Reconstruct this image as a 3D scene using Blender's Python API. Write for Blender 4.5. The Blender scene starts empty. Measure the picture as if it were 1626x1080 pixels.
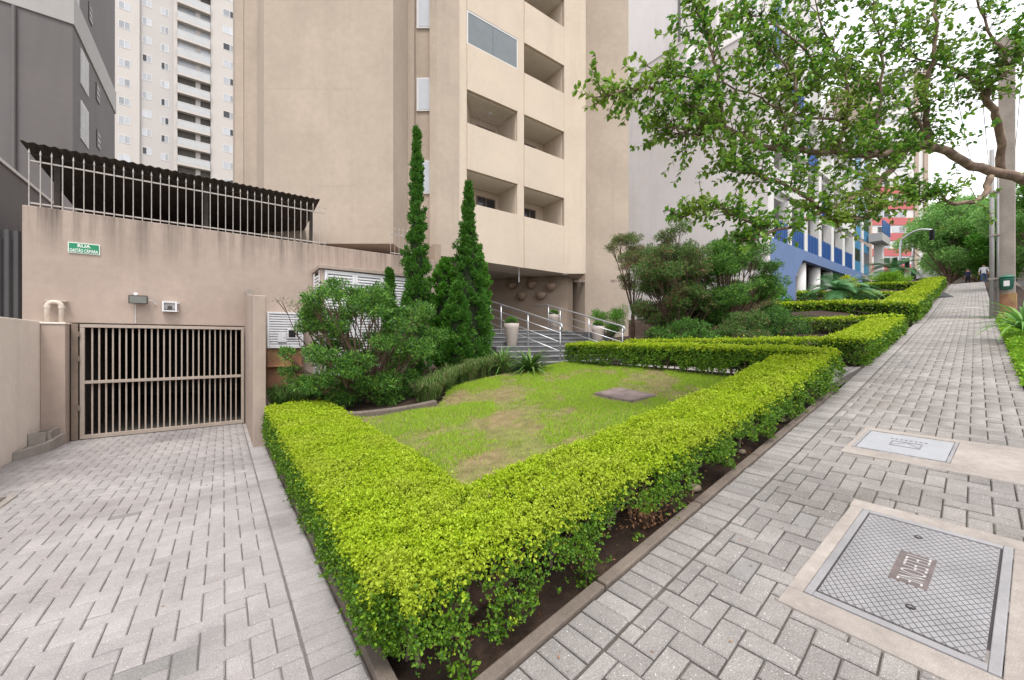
import bpy, bmesh, math, random
import numpy as np
from mathutils import Vector, Matrix

random.seed(11)
rng = np.random.default_rng(11)
S = bpy.context.scene
COL = S.collection
R = math.radians

# ---------------------------------------------------------------- camera
cam_d = bpy.data.cameras.new('camera')
cam = bpy.data.objects.new('camera', cam_d)
COL.objects.link(cam)
cam_d.sensor_width = 36.0
cam_d.lens = 13.73
cam_d.shift_y = 0.002
cam_d.clip_start = 0.05
cam_d.clip_end = 1500
cam.location = (0, 0, 1.6)
cam.rotation_euler = (R(90), 0, R(-36.5))
S.camera = cam

# ---------------------------------------------------------------- sky, sun, exposure
SUN_EL, SUN_AZ = 66, 210          # overcast day, brightest over the street side
W = bpy.data.worlds.new('World')
S.world = W
W.use_nodes = True
nt = W.node_tree
nt.nodes.clear()
n_out = nt.nodes.new('ShaderNodeOutputWorld')
n_bg = nt.nodes.new('ShaderNodeBackground')
n_sky = nt.nodes.new('ShaderNodeTexSky')
n_sky.sky_type = 'NISHITA'
n_sky.sun_disc = False
n_sky.sun_elevation = R(SUN_EL)
n_sky.sun_rotation = R(SUN_AZ)
n_sky.air_density = 1.0
n_sky.dust_density = 4.0
n_noise = nt.nodes.new('ShaderNodeTexNoise')
n_noise.inputs['Scale'].default_value = 1.6
n_noise.inputs['Detail'].default_value = 5
n_ramp = nt.nodes.new('ShaderNodeValToRGB')
n_ramp.color_ramp.elements[0].position = 0.3
n_ramp.color_ramp.elements[0].color = (8.6, 8.7, 8.9, 1)
n_ramp.color_ramp.elements[1].position = 0.75
n_ramp.color_ramp.elements[1].color = (10.6, 10.6, 10.5, 1)
n_mix = nt.nodes.new('ShaderNodeMixRGB')
n_mix.inputs[0].default_value = 0.86
nt.links.new(n_noise.outputs['Fac'], n_ramp.inputs['Fac'])
nt.links.new(n_sky.outputs['Color'], n_mix.inputs[1])
nt.links.new(n_ramp.outputs['Color'], n_mix.inputs[2])
nt.links.new(n_mix.outputs['Color'], n_bg.inputs['Color'])
n_bg.inputs['Strength'].default_value = 0.10
nt.links.new(n_bg.outputs['Background'], n_out.inputs['Surface'])

sun_d = bpy.data.lights.new('sun', 'SUN')
sun_d.energy = 1.5
sun_d.angle = R(16)
sun_d.color = (1.0, 0.97, 0.92)
sun = bpy.data.objects.new('sun', sun_d)
COL.objects.link(sun)
_sd = Vector((-0.5 * math.cos(R(SUN_EL)), -0.866 * math.cos(R(SUN_EL)), math.sin(R(SUN_EL))))
sun.rotation_euler = _sd.to_track_quat('Z', 'Y').to_euler()
sun.location = (0, -5, 30)

S.view_settings.view_transform = 'Standard'
S.view_settings.look = 'None'
S.view_settings.gamma = 1.0
S.view_settings.exposure = 1.0
S.cycles.max_bounces = 8
S.cycles.transparent_max_bounces = 8

# ---------------------------------------------------------------- helpers
ORG = {}

def tag(o, label, cat, group=None):
    o['label'] = label
    o['category'] = cat
    if group:
        o['group'] = group
    return o

def thing(name, loc, label, cat, group=None):
    o = bpy.data.objects.new(name, None)
    COL.objects.link(o)
    o.empty_display_size = 0.2
    o.location = loc
    ORG[o] = Vector(loc)
    return tag(o, label, cat, group)

def finish(name, me, mats, parent=None, loc=None, smooth=False):
    """mesh given in world coordinates -> object under parent, or with its origin at its base"""
    if not isinstance(mats, (list, tuple)):
        mats = [mats]
    for m in mats:
        me.materials.append(m)
    if parent is not None:
        org = ORG[parent]
    elif loc is not None:
        org = Vector(loc)
    else:
        n = len(me.vertices)
        co = np.empty(n * 3, np.float32)
        me.vertices.foreach_get('co', co)
        co = co.reshape(-1, 3)
        lo, hi = co.min(0), co.max(0)
        org = Vector(((lo[0] + hi[0]) / 2, (lo[1] + hi[1]) / 2, lo[2]))
    me.transform(Matrix.Translation(-org))
    if smooth:
        me.polygons.foreach_set('use_smooth', [True] * len(me.polygons))
    o = bpy.data.objects.new(name, me)
    COL.objects.link(o)
    if parent is not None:
        o.parent = parent
    else:
        o.location = org
    ORG[o] = org
    return o

def np_mesh(name, V, F, mi=None):
    """V (n,3), F (m,k) arrays -> mesh, quick"""
    V = np.asarray(V, np.float32)
    F = np.asarray(F, np.int32)
    me = bpy.data.meshes.new(name)
    me.vertices.add(len(V))
    me.vertices.foreach_set('co', V.ravel())
    k = F.shape[1]
    me.loops.add(F.size)
    me.loops.foreach_set('vertex_index', F.ravel())
    me.polygons.add(len(F))
    me.polygons.foreach_set('loop_start', np.arange(0, F.size, k, dtype=np.int32))
    me.polygons.foreach_set('loop_total', np.full(len(F), k, np.int32))
    if mi is not None:
        me.polygons.foreach_set('material_index', np.asarray(mi, np.int32))
    me.update(calc_edges=True)
    return me

class MB:
    def __init__(self):
        self.v, self.f, self.m = [], [], []

    def add(self, vs, fs, m=0):
        n = len(self.v)
        self.v += [tuple(p) for p in vs]
        self.f += [tuple(i + n for i in f) for f in fs]
        self.m += [m] * len(fs)
        return self

    def box(self, x0, x1, y0, y1, z0, z1, m=0):
        vs = [(x, y, z) for z in (z0, z1) for y in (y0, y1) for x in (x0, x1)]
        fs = [(0, 2, 3, 1), (4, 5, 7, 6), (0, 1, 5, 4), (2, 6, 7, 3), (0, 4, 6, 2), (1, 3, 7, 5)]
        return self.add(vs, fs, m)

    def prism(self, poly, z0, z1, m=0):
        """poly: plan outline, counter-clockwise; z0/z1 number or list"""
        n = len(poly)
        zz0 = z0 if isinstance(z0, (list, tuple)) else [z0] * n
        zz1 = z1 if isinstance(z1, (list, tuple)) else [z1] * n
        vs = [(p[0], p[1], zz0[i]) for i, p in enumerate(poly)] + [(p[0], p[1], zz1[i]) for i, p in enumerate(poly)]
        fs = [tuple(range(n - 1, -1, -1)), tuple(range(n, 2 * n))]
        fs += [(i, (i + 1) % n, n + (i + 1) % n, n + i) for i in range(n)]
        return self.add(vs, fs, m)

    def wall(self, p, q, t, z0, z1, m=0):
        """upright slab from plan point p to q, thickness t to the left of p->q"""
        d = Vector((q[0] - p[0], q[1] - p[1])).normalized()
        nx, ny = -d.y * t, d.x * t
        return self.prism([p, q, (q[0] + nx, q[1] + ny), (p[0] + nx, p[1] + ny)], z0, z1, m)

    def tube(self, pts, r, n=8, m=0, cap=True):
        pts = [Vector(p) for p in pts]
        rr = r if isinstance(r, (list, tuple)) else [r] * len(pts)
        up = Vector((0.13, 0.21, 0.97))
        base = len(self.v)
        prev = None
        for i, p in enumerate(pts):
            t = (pts[min(i + 1, len(pts) - 1)] - pts[max(i - 1, 0)]).normalized()
            if prev is None:
                a = t.cross(up)
                if a.length < 1e-3:
                    a = t.cross(Vector((1, 0, 0)))
            else:
                a = prev - t * prev.dot(t)
            a.normalize()
            prev = a
            b = t.cross(a)
            for k in range(n):
                w = 2 * math.pi * k / n
                self.v.append(tuple(p + (a * math.cos(w) + b * math.sin(w)) * rr[i]))
        for i in range(len(pts) - 1):
            for k in range(n):
                k2 = (k + 1) % n
                self.f.append((base + i * n + k, base + i * n + k2, base + (i + 1) * n + k2, base + (i + 1) * n + k))
                self.m.append(m)
        if cap:
            self.f.append(tuple(base + k for k in range(n - 1, -1, -1)))
            self.m.append(m)
            e = base + (len(pts) - 1) * n
            self.f.append(tuple(e + k for k in range(n)))
            self.m.append(m)
        return self

    def lathe(self, prof, c, n=20, m=0):
        base = len(self.v)
        for r_, z in prof:
            for k in range(n):
                w = 2 * math.pi * k / n
                self.v.append((c[0] + r_ * math.cos(w), c[1] + r_ * math.sin(w), c[2] + z))
        for i in range(len(prof) - 1):
            for k in range(n):
                k2 = (k + 1) % n
                self.f.append((base + i * n + k, base + i * n + k2, base + (i + 1) * n + k2, base + (i + 1) * n + k))
                self.m.append(m)
        self.f.append(tuple(base + k for k in range(n - 1, -1, -1)))
        self.m.append(m)
        e = base + (len(prof) - 1) * n
        self.f.append(tuple(e + k for k in range(n)))
        self.m.append(m)
        return self

    def build(self, name, mats, parent=None, loc=None, smooth=False, bevel=0):
        me = bpy.data.meshes.new(name)
        me.from_pydata(self.v, [], self.f)
        me.polygons.foreach_set('material_index', self.m)
        me.update()
        o = finish(name, me, mats, parent, loc, smooth)
        if bevel:
            b = o.modifiers.new('bevel', 'BEVEL')
            b.width = bevel
            b.segments = 2
            b.limit_method = 'ANGLE'
        return o

def struct(o):
    o['kind'] = 'structure'
    return o

def stuff(o):
    o['kind'] = 'stuff'
    return o

def link_copy(o, parent, loc, name=None):
    c = o.copy()
    COL.objects.link(c)
    c.parent = parent
    c.location = loc
    ORG[c] = ORG.get(parent, Vector((0, 0, 0)))
    return c

# ---------------------------------------------------------------- materials
MATS = {}

def mat(name, col, rough=0.8, var=0.12, scale=3.0, bump=0.0, bscale=60.0, metal=0.0, spec=0.3,
        streak=0.0, drip=None, island=0.0, objrand=0.0, speck=0.0, fleck=0.0, col2=None, c2scale=1.0, c2lo=0.5, c2hi=0.62):
    m = bpy.data.materials.new(name)
    m.use_nodes = True
    t = m.node_tree
    b = t.nodes['Principled BSDF']
    b.inputs['Roughness'].default_value = rough
    b.inputs['Metallic'].default_value = metal
    b.inputs['Specular IOR Level'].default_value = spec
    geo = t.nodes.new('ShaderNodeNewGeometry')
    pos = geo.outputs['Position']
    cur = t.nodes.new('ShaderNodeRGB')
    cur.outputs[0].default_value = (*col, 1)
    out = cur.outputs[0]
    def noise(sc, det=4, vec=None, rgh=0.55):
        n = t.nodes.new('ShaderNodeTexNoise')
        n.inputs['Scale'].default_value = sc
        n.inputs['Detail'].default_value = det
        n.inputs['Roughness'].default_value = rgh
        t.links.new(vec or pos, n.inputs['Vector'])
        return n.outputs['Fac']
    def rng_(v, a, b_, lo, hi):
        r = t.nodes.new('ShaderNodeMapRange')
        r.inputs[1].default_value, r.inputs[2].default_value = a, b_
        r.inputs[3].default_value, r.inputs[4].default_value = lo, hi
        t.links.new(v, r.inputs[0])
        return r.outputs[0]
    def mul(c, f):
        x = t.nodes.new('ShaderNodeVectorMath')
        x.operation = 'SCALE'
        t.links.new(c, x.inputs[0])
        t.links.new(f, x.inputs['Scale'])
        return x.outputs[0]
    if col2 is not None:
        mx = t.nodes.new('ShaderNodeMixRGB')
        t.links.new(rng_(noise(c2scale, 5), c2lo, c2hi, 0, 1), mx.inputs[0])
        t.links.new(out, mx.inputs[1])
        mx.inputs[2].default_value = (*col2, 1)
        out = mx.outputs[0]
    if var:
        out = mul(out, rng_(noise(scale), 0.3, 0.7, 1 - var, 1 + var))
        out = mul(out, rng_(noise(scale * 9, 3), 0.3, 0.7, 1 - var * .5, 1 + var * .5))
    if streak:
        mp = t.nodes.new('ShaderNodeMapping')
        mp.inputs['Scale'].default_value = (1.7, 1.7, 0.14)
        t.links.new(pos, mp.inputs['Vector'])
        out = mul(out, rng_(noise(1.0, 5, mp.outputs[0], 0.65), 0.52, 0.75, 1.0, 1.0 - streak))
    if drip:                      # grime washed down from a wall top: (top z, length, strength)
        mp = t.nodes.new('ShaderNodeMapping')
        mp.inputs['Scale'].default_value = (5.0, 5.0, 0.18)
        t.links.new(pos, mp.inputs['Vector'])
        sx = t.nodes.new('ShaderNodeSeparateXYZ')
        t.links.new(pos, sx.inputs[0])
        st = rng_(noise(1.0, 6, mp.outputs[0], 0.7), 0.42, 0.72, 0.0, 1.0)
        hg = rng_(sx.outputs[2], drip[0] - drip[1], drip[0], 0.0, 1.0)
        mm = t.nodes.new('ShaderNodeMath'); mm.operation = 'MULTIPLY'
        t.links.new(st, mm.inputs[0]); t.links.new(hg, mm.inputs[1])
        out = mul(out, rng_(mm.outputs[0], 0, 1, 1.0, 1.0 - drip[2]))
    if island:
        out = mul(out, rng_(geo.outputs['Random Per Island'], 0, 1, 1 - island, 1 + island))
    if objrand:
        oi = t.nodes.new('ShaderNodeObjectInfo')
        out = mul(out, rng_(oi.outputs['Random'], 0, 1, 1 - objrand, 1 + objrand))
    if speck:
        out = mul(out, rng_(noise(170, 2), 0.35, 0.68, 1 - speck, 1 + speck))
    if fleck:                     # pale bits of aggregate showing in worn concrete
        mx = t.nodes.new('ShaderNodeMixRGB')
        t.links.new(rng_(noise(95, 1), 0.70, 0.74, 0, fleck), mx.inputs[0])
        t.links.new(out, mx.inputs[1])
        mx.inputs[2].default_value = (0.62, 0.60, 0.58, 1)
        out = mx.outputs[0]
    t.links.new(out, b.inputs['Base Color'])
    if bump:
        bp = t.nodes.new('ShaderNodeBump')
        bp.inputs['Strength'].default_value = bump
        bp.inputs['Distance'].default_value = 0.01
        t.links.new(noise(bscale, 4), bp.inputs['Height'])
        t.links.new(bp.outputs[0], b.inputs['Normal'])
    MATS[name] = m
    return m

def leafmat(name, c1, c2, trans=0.3, rough=0.5, c3=None, patch=0.9):
    """leaf colours from c1 to c2 from leaf to leaf, c3 in patches of the plant; light passes through the blades"""
    m = bpy.data.materials.new(name)
    m.use_nodes = True
    t = m.node_tree
    b = t.nodes['Principled BSDF']
    b.inputs['Roughness'].default_value = rough
    b.inputs['Specular IOR Level'].default_value = 0.25
    g = t.nodes.new('ShaderNodeNewGeometry')
    oi = t.nodes.new('ShaderNodeObjectInfo')
    ad = t.nodes.new('ShaderNodeMath')
    ad.operation = 'ADD'
    fr = t.nodes.new('ShaderNodeMath')
    fr.operation = 'FRACT'
    t.links.new(g.outputs['Random Per Island'], ad.inputs[0])
    t.links.new(oi.outputs['Random'], ad.inputs[1])
    t.links.new(ad.outputs[0], fr.inputs[0])
    mx = t.nodes.new('ShaderNodeMixRGB')
    t.links.new(fr.outputs[0], mx.inputs[0])
    mx.inputs[1].default_value = (*c1, 1)
    mx.inputs[2].default_value = (*c2, 1)
    out = mx.outputs[0]
    if c3 is not None:
        n = t.nodes.new('ShaderNodeTexNoise')
        n.inputs['Scale'].default_value = patch
        n.inputs['Detail'].default_value = 4
        t.links.new(g.outputs['Position'], n.inputs['Vector'])
        r = t.nodes.new('ShaderNodeMapRange')
        r.inputs[1].default_value, r.inputs[2].default_value = 0.46, 0.64
        t.links.new(n.outputs['Fac'], r.inputs[0])
        m2 = t.nodes.new('ShaderNodeMixRGB')
        t.links.new(r.outputs[0], m2.inputs[0])
        t.links.new(out, m2.inputs[1])
        m2.inputs[2].default_value = (*c3, 1)
        out = m2.outputs[0]
    t.links.new(out, b.inputs['Base Color'])
    tr = t.nodes.new('ShaderNodeBsdfTranslucent')
    t.links.new(out, tr.inputs['Color'])
    ms = t.nodes.new('ShaderNodeMixShader')
    ms.inputs[0].default_value = trans
    t.links.new(b.outputs[0], ms.inputs[1])
    t.links.new(tr.outputs[0], ms.inputs[2])
    t.links.new(ms.outputs[0], t.nodes['Material Output'].inputs['Surface'])
    return m

def glassmat(name, col, rough=0.08):
    m = mat(name, col, rough, 0.0, spec=0.8)
    return m

M_STUCCO = mat('beige_stucco', (0.435, 0.355, 0.292), 0.9, 0.08, 0.6, 0.25, 90, streak=0.10)
M_CREAM = mat('cream_render', (0.58, 0.485, 0.395), 0.9, 0.05, 0.8, 0.2, 90, streak=0.10)
M_TAUPE = mat('taupe_wall_paint', (0.40, 0.318, 0.272), 0.9, 0.09, 0.8, 0.3, 80, streak=0.16, drip=(4.0, 0.9, 0.75))
M_PORCH = mat('brown_porch_wall', (0.36, 0.275, 0.215), 0.9, 0.08, 0.8, 0.3, 80, streak=0.1)
M_LOWWALL = mat('pale_wall_paint', (0.70, 0.615, 0.55), 0.9, 0.07, 1.2, 0.3, 80, streak=0.12)
M_PAVER = mat('grey_concrete_paver', (0.245, 0.226, 0.217), 0.85, 0.16, 1.3, 0.6, 140, objrand=0.14, island=0.14, speck=0.24, fleck=0.8, col2=(0.205, 0.183, 0.168), c2scale=0.9, c2lo=0.50, c2hi=0.72)
M_PAVER_D = mat('pale_driveway_paver', (0.335, 0.312, 0.310), 0.85, 0.14, 0.8, 0.6, 140, objrand=0.08, island=0.08, speck=0.18, fleck=0.7, col2=(0.25, 0.226, 0.226), c2scale=0.7, c2lo=0.50, c2hi=0.70)
M_PAVER_DK = mat('stained_dark_paver', (0.215, 0.205, 0.20), 0.85, 0.12, 3, 0.35, 140, speck=0.2)
M_JOINT = mat('joint_sand', (0.085, 0.075, 0.065), 0.95, 0.25, 6, 0.3, 120)
M_JOINT_D = mat('pale_joint_sand', (0.17, 0.155, 0.15), 0.95, 0.35, 1.5, 0.3, 120)
M_CONC = mat('pinkish_concrete', (0.315, 0.278, 0.255), 0.9, 0.18, 2.2, 0.35, 120, speck=0.10)
M_KERB = mat('kerb_concrete', (0.15, 0.12, 0.10), 0.9, 0.2, 3, 0.4, 90, speck=0.14)
M_IRON = mat('worn_cast_iron', (0.27, 0.26, 0.272), 0.55, 0.12, 4, 0.15, 90, metal=0.15, spec=0.5)
M_IRONRUST = mat('rusty_cast_iron', (0.14, 0.115, 0.112), 0.7, 0.2, 12, 0.2, 120, metal=0.1)
M_IRONGAP = mat('iron_groove', (0.05, 0.043, 0.045), 0.8, 0.2, 12)
M_SOIL = mat('shade_darkened_soil', (0.034, 0.021, 0.015), 0.95, 0.35, 5, 1.0, 40, col2=(0.055, 0.034, 0.023), c2scale=9)  # soil colour lowered to carry the shadow under the planting
M_ASPHALT = mat('asphalt', (0.055, 0.055, 0.057), 0.9, 0.15, 2, 0.4, 160, speck=0.25)
M_LAWN = mat('lawn_ground', (0.21, 0.155, 0.085), 0.95, 0.3, 7, 1.0, 60, col2=(0.16, 0.17, 0.05), c2scale=1.5, c2lo=0.42, c2hi=0.58)
M_TERRAIN = mat('terrain_earth', (0.14, 0.13, 0.10), 0.95, 0.2, 0.4)
M_BLACK = mat('shade_black', (0.018, 0.016, 0.015), 0.9, 0.1)  # near-black colour stands in for deep shade under canopy and porch
M_INT = mat('shade_dark_wall', (0.10, 0.09, 0.08), 0.9, 0.1)  # dark colour carries the shade inside garage, shop and recesses
M_GATE = mat('taupe_gate_paint', (0.40, 0.335, 0.285), 0.6, 0.08, 5, streak=0.1)
M_RUSTGATE = mat('gate_post_brown', (0.22, 0.17, 0.135), 0.7, 0.15, 6)
M_FENCE = mat('weathered_white_iron', (0.42, 0.38, 0.355), 0.6, 0.15, 9)
M_ROOF = mat('dark_corrugated_sheet', (0.055, 0.043, 0.037), 0.75, 0.25, 3, streak=0.2)
M_WHITE = mat('white_paint', (0.72, 0.71, 0.73), 0.5, 0.04, 3)
M_PIPE = mat('cream_pipe', (0.56, 0.48, 0.42), 0.55, 0.06, 5)
M_LOUVRE = mat('white_louvre_paint', (0.74, 0.73, 0.76), 0.5, 0.05, 3, streak=0.08)
M_GREENSIGN = mat('green_enamel', (0.025, 0.23, 0.115), 0.4, 0.05, 6)
M_SIGNWHITE = mat('white_enamel', (0.75, 0.77, 0.74), 0.4, 0.03, 6)
M_DARKMETAL = mat('dark_lamp_housing', (0.07, 0.06, 0.055), 0.5, 0.1, 6)
M_LAMPGLASS = glassmat('dull_lamp_glass', (0.13, 0.13, 0.115), 0.2)
M_BRICKY = mat('rusty_brown_render', (0.28, 0.145, 0.085), 0.9, 0.25, 4, 0.3, 70, col2=(0.33, 0.22, 0.10), c2scale=2.5)
M_STEP = mat('grey_stone_step', (0.12, 0.118, 0.124), 0.6, 0.12, 3, 0.15, 120, speck=0.12)
M_NOSE = mat('pale_step_nosing', (0.27, 0.265, 0.27), 0.5, 0.08, 3)
M_STEEL = mat('brushed_steel', (0.50, 0.51, 0.54), 0.35, 0.03, 4, metal=0.75, spec=0.5)
M_POT = mat('pale_pink_pot', (0.43, 0.365, 0.335), 0.5, 0.05, 4)
M_BOWL = mat('clay_bowl', (0.33, 0.23, 0.17), 0.7, 0.1, 6)
M_BARK = mat('smooth_brown_bark', (0.20, 0.135, 0.10), 0.8, 0.3, 6, 0.7, 40, col2=(0.32, 0.235, 0.175), c2scale=7)
M_TWIG = mat('brown_twig', (0.13, 0.085, 0.06), 0.85, 0.25, 10)
M_STEM = mat('grey_brown_stem', (0.21, 0.16, 0.12), 0.85, 0.25, 10, 0.3, 80)
M_HCORE = mat('hedge_shade_core', (0.016, 0.017, 0.007), 0.95, 0.4, 25)  # for the solid hedge cores; shade between leaves is in the colour
M_CCORE = mat('conifer_shade_core', (0.020, 0.030, 0.012), 0.95, 0.4, 25)  # for the solid cypress cores; shade between tufts is in the colour
M_GREYB = mat('grey_building_render', (0.165, 0.150, 0.153), 0.9, 0.05, 0.3, streak=0.08)
M_GREYBAND = mat('light_grey_band', (0.40, 0.385, 0.38), 0.9, 0.04, 0.3, streak=0.05)
M_TOWER = mat('pale_tower_render', (0.50, 0.465, 0.45), 0.9, 0.03, 0.2, streak=0.04)
M_TOWER2 = mat('pale_tower_pilaster', (0.54, 0.50, 0.475), 0.9, 0.03, 0.2, streak=0.04)
M_WINFRAME = mat('white_window_frame', (0.66, 0.65, 0.66), 0.5, 0.02)
M_PANE = mat('window_pane', (0.40, 0.41, 0.44), 0.12, 0.05, 3, spec=0.7, objrand=0.35)
M_PANE_DK = mat('dark_window_pane', (0.035, 0.035, 0.04), 0.1, 0.2, 3, spec=0.6)
M_PANE_CURT = mat('curtained_window_pane', (0.50, 0.52, 0.58), 0.25, 0.05, 2, spec=0.6)
M_PARTY = mat('pale_grey_party_wall', (0.64, 0.605, 0.605), 0.9, 0.04, 0.25, 0.1, 60, streak=0.10, col2=(0.59, 0.55, 0.545), c2scale=0.15)
M_BLUE = mat('blue_wall_paint', (0.13, 0.19, 0.355), 0.75, 0.06, 0.8)
M_BLUE2 = mat('deep_blue_panel', (0.025, 0.085, 0.27), 0.45, 0.08, 2)
M_TEAL = mat('teal_blue_panel', (0.05, 0.20, 0.36), 0.4, 0.08, 2)
M_OFFWHITE = mat('off_white_render', (0.66, 0.64, 0.63), 0.85, 0.04, 0.6, streak=0.06)
M_RED = mat('red_band_render', (0.50, 0.145, 0.15), 0.85, 0.06, 0.4)
M_POLE = mat('concrete_pole', (0.30, 0.26, 0.23), 0.9, 0.15, 2, 0.3, 60, streak=0.15)
M_BIN = mat('green_bin_plastic', (0.035, 0.14, 0.10), 0.5, 0.1, 5)
M_SIGNAL = mat('black_signal_housing', (0.03, 0.03, 0.032), 0.5, 0.1, 5)
M_SKIN = mat('skin', (0.42, 0.25, 0.18), 0.6, 0.05)
M_STONE = mat('brown_stone', (0.24, 0.19, 0.14), 0.9, 0.2, 8, 0.4, 60)

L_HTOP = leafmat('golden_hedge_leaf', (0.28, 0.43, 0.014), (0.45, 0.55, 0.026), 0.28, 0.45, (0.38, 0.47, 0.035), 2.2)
L_HSIDE = leafmat('green_hedge_leaf', (0.035, 0.11, 0.010), (0.16, 0.29, 0.018), 0.22, 0.45)  # greener side leaves, darkened further to carry the shading of hedge sides
L_CYP = leafmat('cypress_leaf', (0.035, 0.135, 0.018), (0.10, 0.235, 0.025), 0.2, 0.6)
L_JUN = leafmat('juniper_leaf', (0.025, 0.09, 0.02), (0.12, 0.26, 0.045), 0.2, 0.6)
L_TIP = leafmat('juniper_young_tip', (0.10, 0.26, 0.03), (0.24, 0.42, 0.06), 0.25, 0.6)
L_JUNDRY = leafmat('dry_juniper_leaf', (0.09, 0.14, 0.040), (0.20, 0.21, 0.075), 0.2, 0.7, (0.27, 0.145, 0.10), 1.3)
L_BUSH = leafmat('bright_bush_leaf', (0.05, 0.20, 0.02), (0.14, 0.32, 0.03), 0.25, 0.5)
L_GRASS = leafmat('lawn_blade', (0.20, 0.40, 0.020), (0.43, 0.58, 0.045), 0.30, 0.6)
L_STRAW = leafmat('straw_blade', (0.42, 0.34, 0.17), (0.34, 0.36, 0.10), 0.25, 0.7)
L_TURF = leafmat('dark_border_grass', (0.05, 0.13, 0.022), (0.13, 0.22, 0.05), 0.2, 0.6)
L_TURFDRY = leafmat('dry_border_grass', (0.26, 0.23, 0.13), (0.16, 0.20, 0.06), 0.2, 0.7)
L_TREE = leafmat('street_tree_leaf', (0.05, 0.18, 0.028), (0.23, 0.40, 0.045), 0.46, 0.30, (0.22, 0.33, 0.05), 1.4)
L_FAR = leafmat('far_tree_leaf', (0.14, 0.34, 0.09), (0.34, 0.54, 0.16), 0.45, 0.5)
L_CYCAD = leafmat('cycad_leaf', (0.05, 0.18, 0.065), (0.13, 0.31, 0.11), 0.2, 0.4)
L_YUCCA = leafmat('strap_leaf', (0.10, 0.26, 0.05), (0.20, 0.38, 0.08), 0.25, 0.45)
L_COVER = leafmat('groundcover_leaf', (0.12, 0.34, 0.02), (0.30, 0.46, 0.03), 0.28, 0.5)
L_LIME = leafmat('lime_leaf', (0.40, 0.50, 0.03), (0.58, 0.58, 0.05), 0.28, 0.5)
L_DEAD = leafmat('dead_brown_leaf', (0.20, 0.09, 0.045), (0.34, 0.19, 0.10), 0.15, 0.8)

# ---------------------------------------------------------------- the lie of the land
def prof(s):
    s = np.asarray(s, float)
    return np.where(s < 0, 0.0, np.where(s < 20, 0.118 * s, np.where(s < 47.7, 2.36 + 0.142 * (s - 20), 6.293 + 0.01 * (s - 47.7))))

def street(a, b):
    return float(prof(a + 0.0625 * b))

def kerb_b(a):                    # garden side of the pavement
    return 1.34 + 0.0625 * a

def edge_b(a):                    # street side of the pavement
    return -0.385 + 0.063 * a

def drive_z(a, b):
    return -0.2 * max(0.0, b - 2.0) / 8.5

def lawn_z(a, b):
    return 0.09 + 0.118 * a + 0.02 * b

def snoise(P, f, seed=0.0):
    """smooth pseudo noise in -1..1 of points (n,3)"""
    x, y, z = P[:, 0] * f + seed, P[:, 1] * f + seed * 1.7, P[:, 2] * f - seed
    return (np.sin(x * 1.7 + 1.3 * np.sin(y * 1.1 + z)) + np.sin(y * 2.3 + 1.1 * np.sin(z * 1.9 + x * .7)) + np.sin(z * 2.9 + 1.7 * np.sin(x * 1.3 - y))) / 3

# ================================================================ SETTING
# terrain: one sheet out to the horizon
def sheet(name, xs, ys, zf, m, parent=None, mats=None):
    V = np.array([(x, y, zf(x, y)) for y in ys for x in xs], np.float32)
    nx = len(xs)
    F = [(j * nx + i, j * nx + i + 1, (j + 1) * nx + i + 1, (j + 1) * nx + i) for j in range(len(ys) - 1) for i in range(nx - 1)]
    return finish(name, np_mesh(name, V, F), m, parent, (0, 0, 0))

xs = [-500, -200, -80, -40, -20, -8, -3, 0] + list(np.arange(2, 62, 2.0)) + [80, 120, 200, 400, 700]
ys = [-500, -200, -80, -30, -10, -4, 0, 4, 8, 12, 20, 40, 80, 200, 400, 700]
struct(sheet('ground', xs, ys, lambda a, b: street(a, b) - 0.62, M_TERRAIN))

TH = math.atan(0.0625)
cT, sT = math.cos(TH), math.sin(TH)

def sq(s, q, h=0.0):              # street frame -> world
    a, b = s * cT - q * sT, s * sT + q * cT
    return Vector((a, b, street(a, b) + h))

def herring(s0, s1, q0, q1, u, rot=False):
    """90 degree herringbone of 2u x u bricks, cut to the rectangle"""
    out = []
    ni, nj = int((s1 - s0) / u) + 8, int((q1 - q0) / u) + 6
    for j in range(-3, nj):
        for i in range(-8, ni):
            for kind in (0, 1):
                if (i - j) % 4 != (0 if kind == 0 else 3):
                    continue
                x0, y0 = s0 + i * u, q0 + j * u
                x1, y1 = x0 + (2 * u if kind == 0 else u), y0 + (u if kind == 0 else 2 * u)
                x0, x1, y0, y1 = max(x0, s0), min(x1, s1), max(y0, q0), min(y1, q1)
                if x1 - x0 > 0.03 and y1 - y0 > 0.03:
                    out.append((x0, x1, y0, y1))
    return out

def soldier(s0, s1, q0, q1, u, along_s=True):
    out = []
    if along_s:
        x = s0
        while x < s1 - 0.03:
            out.append((x, min(x + u, s1), q0, q1))
            x += u
    else:
        y = q0
        while y < q1 - 0.03:
            out.append((s0, s1, y, min(y + u, q1)))
            y += u
    return out

def paver_mesh(m):
    """1 x 1 top, chamfered, open below"""
    c = 0.035
    ring = lambda e, z, cx=0.0: [(-.5 + cx, -.5 + e, z), (.5 - cx, -.5 + e, z), (.5 - cx, .5 - e, z), (-.5 + cx, .5 - e, z)]
    v = ring(0, -0.05) + ring(0, -0.006) + ring(c * 1.5, 0, c)
    f = [(8, 9, 10, 11)]
    for k in range(4):
        k2 = (k + 1) % 4
        f += [(k, k2, 4 + k2, 4 + k), (4 + k, 4 + k2, 8 + k2, 8 + k)]
    me = bpy.data.meshes.new('paver')
    me.from_pydata(v, [], f)
    me.materials.append(m)
    return me, np.array(v), np.array(f)

def in_view(p):
    X, Y = .804 * p.x - .595 * p.y, .595 * p.x + .804 * p.y
    if Y < 0.4:
        return False
    return abs(X / Y) < 1.36 and (1.6 - p.z) / Y < 0.92

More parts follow.
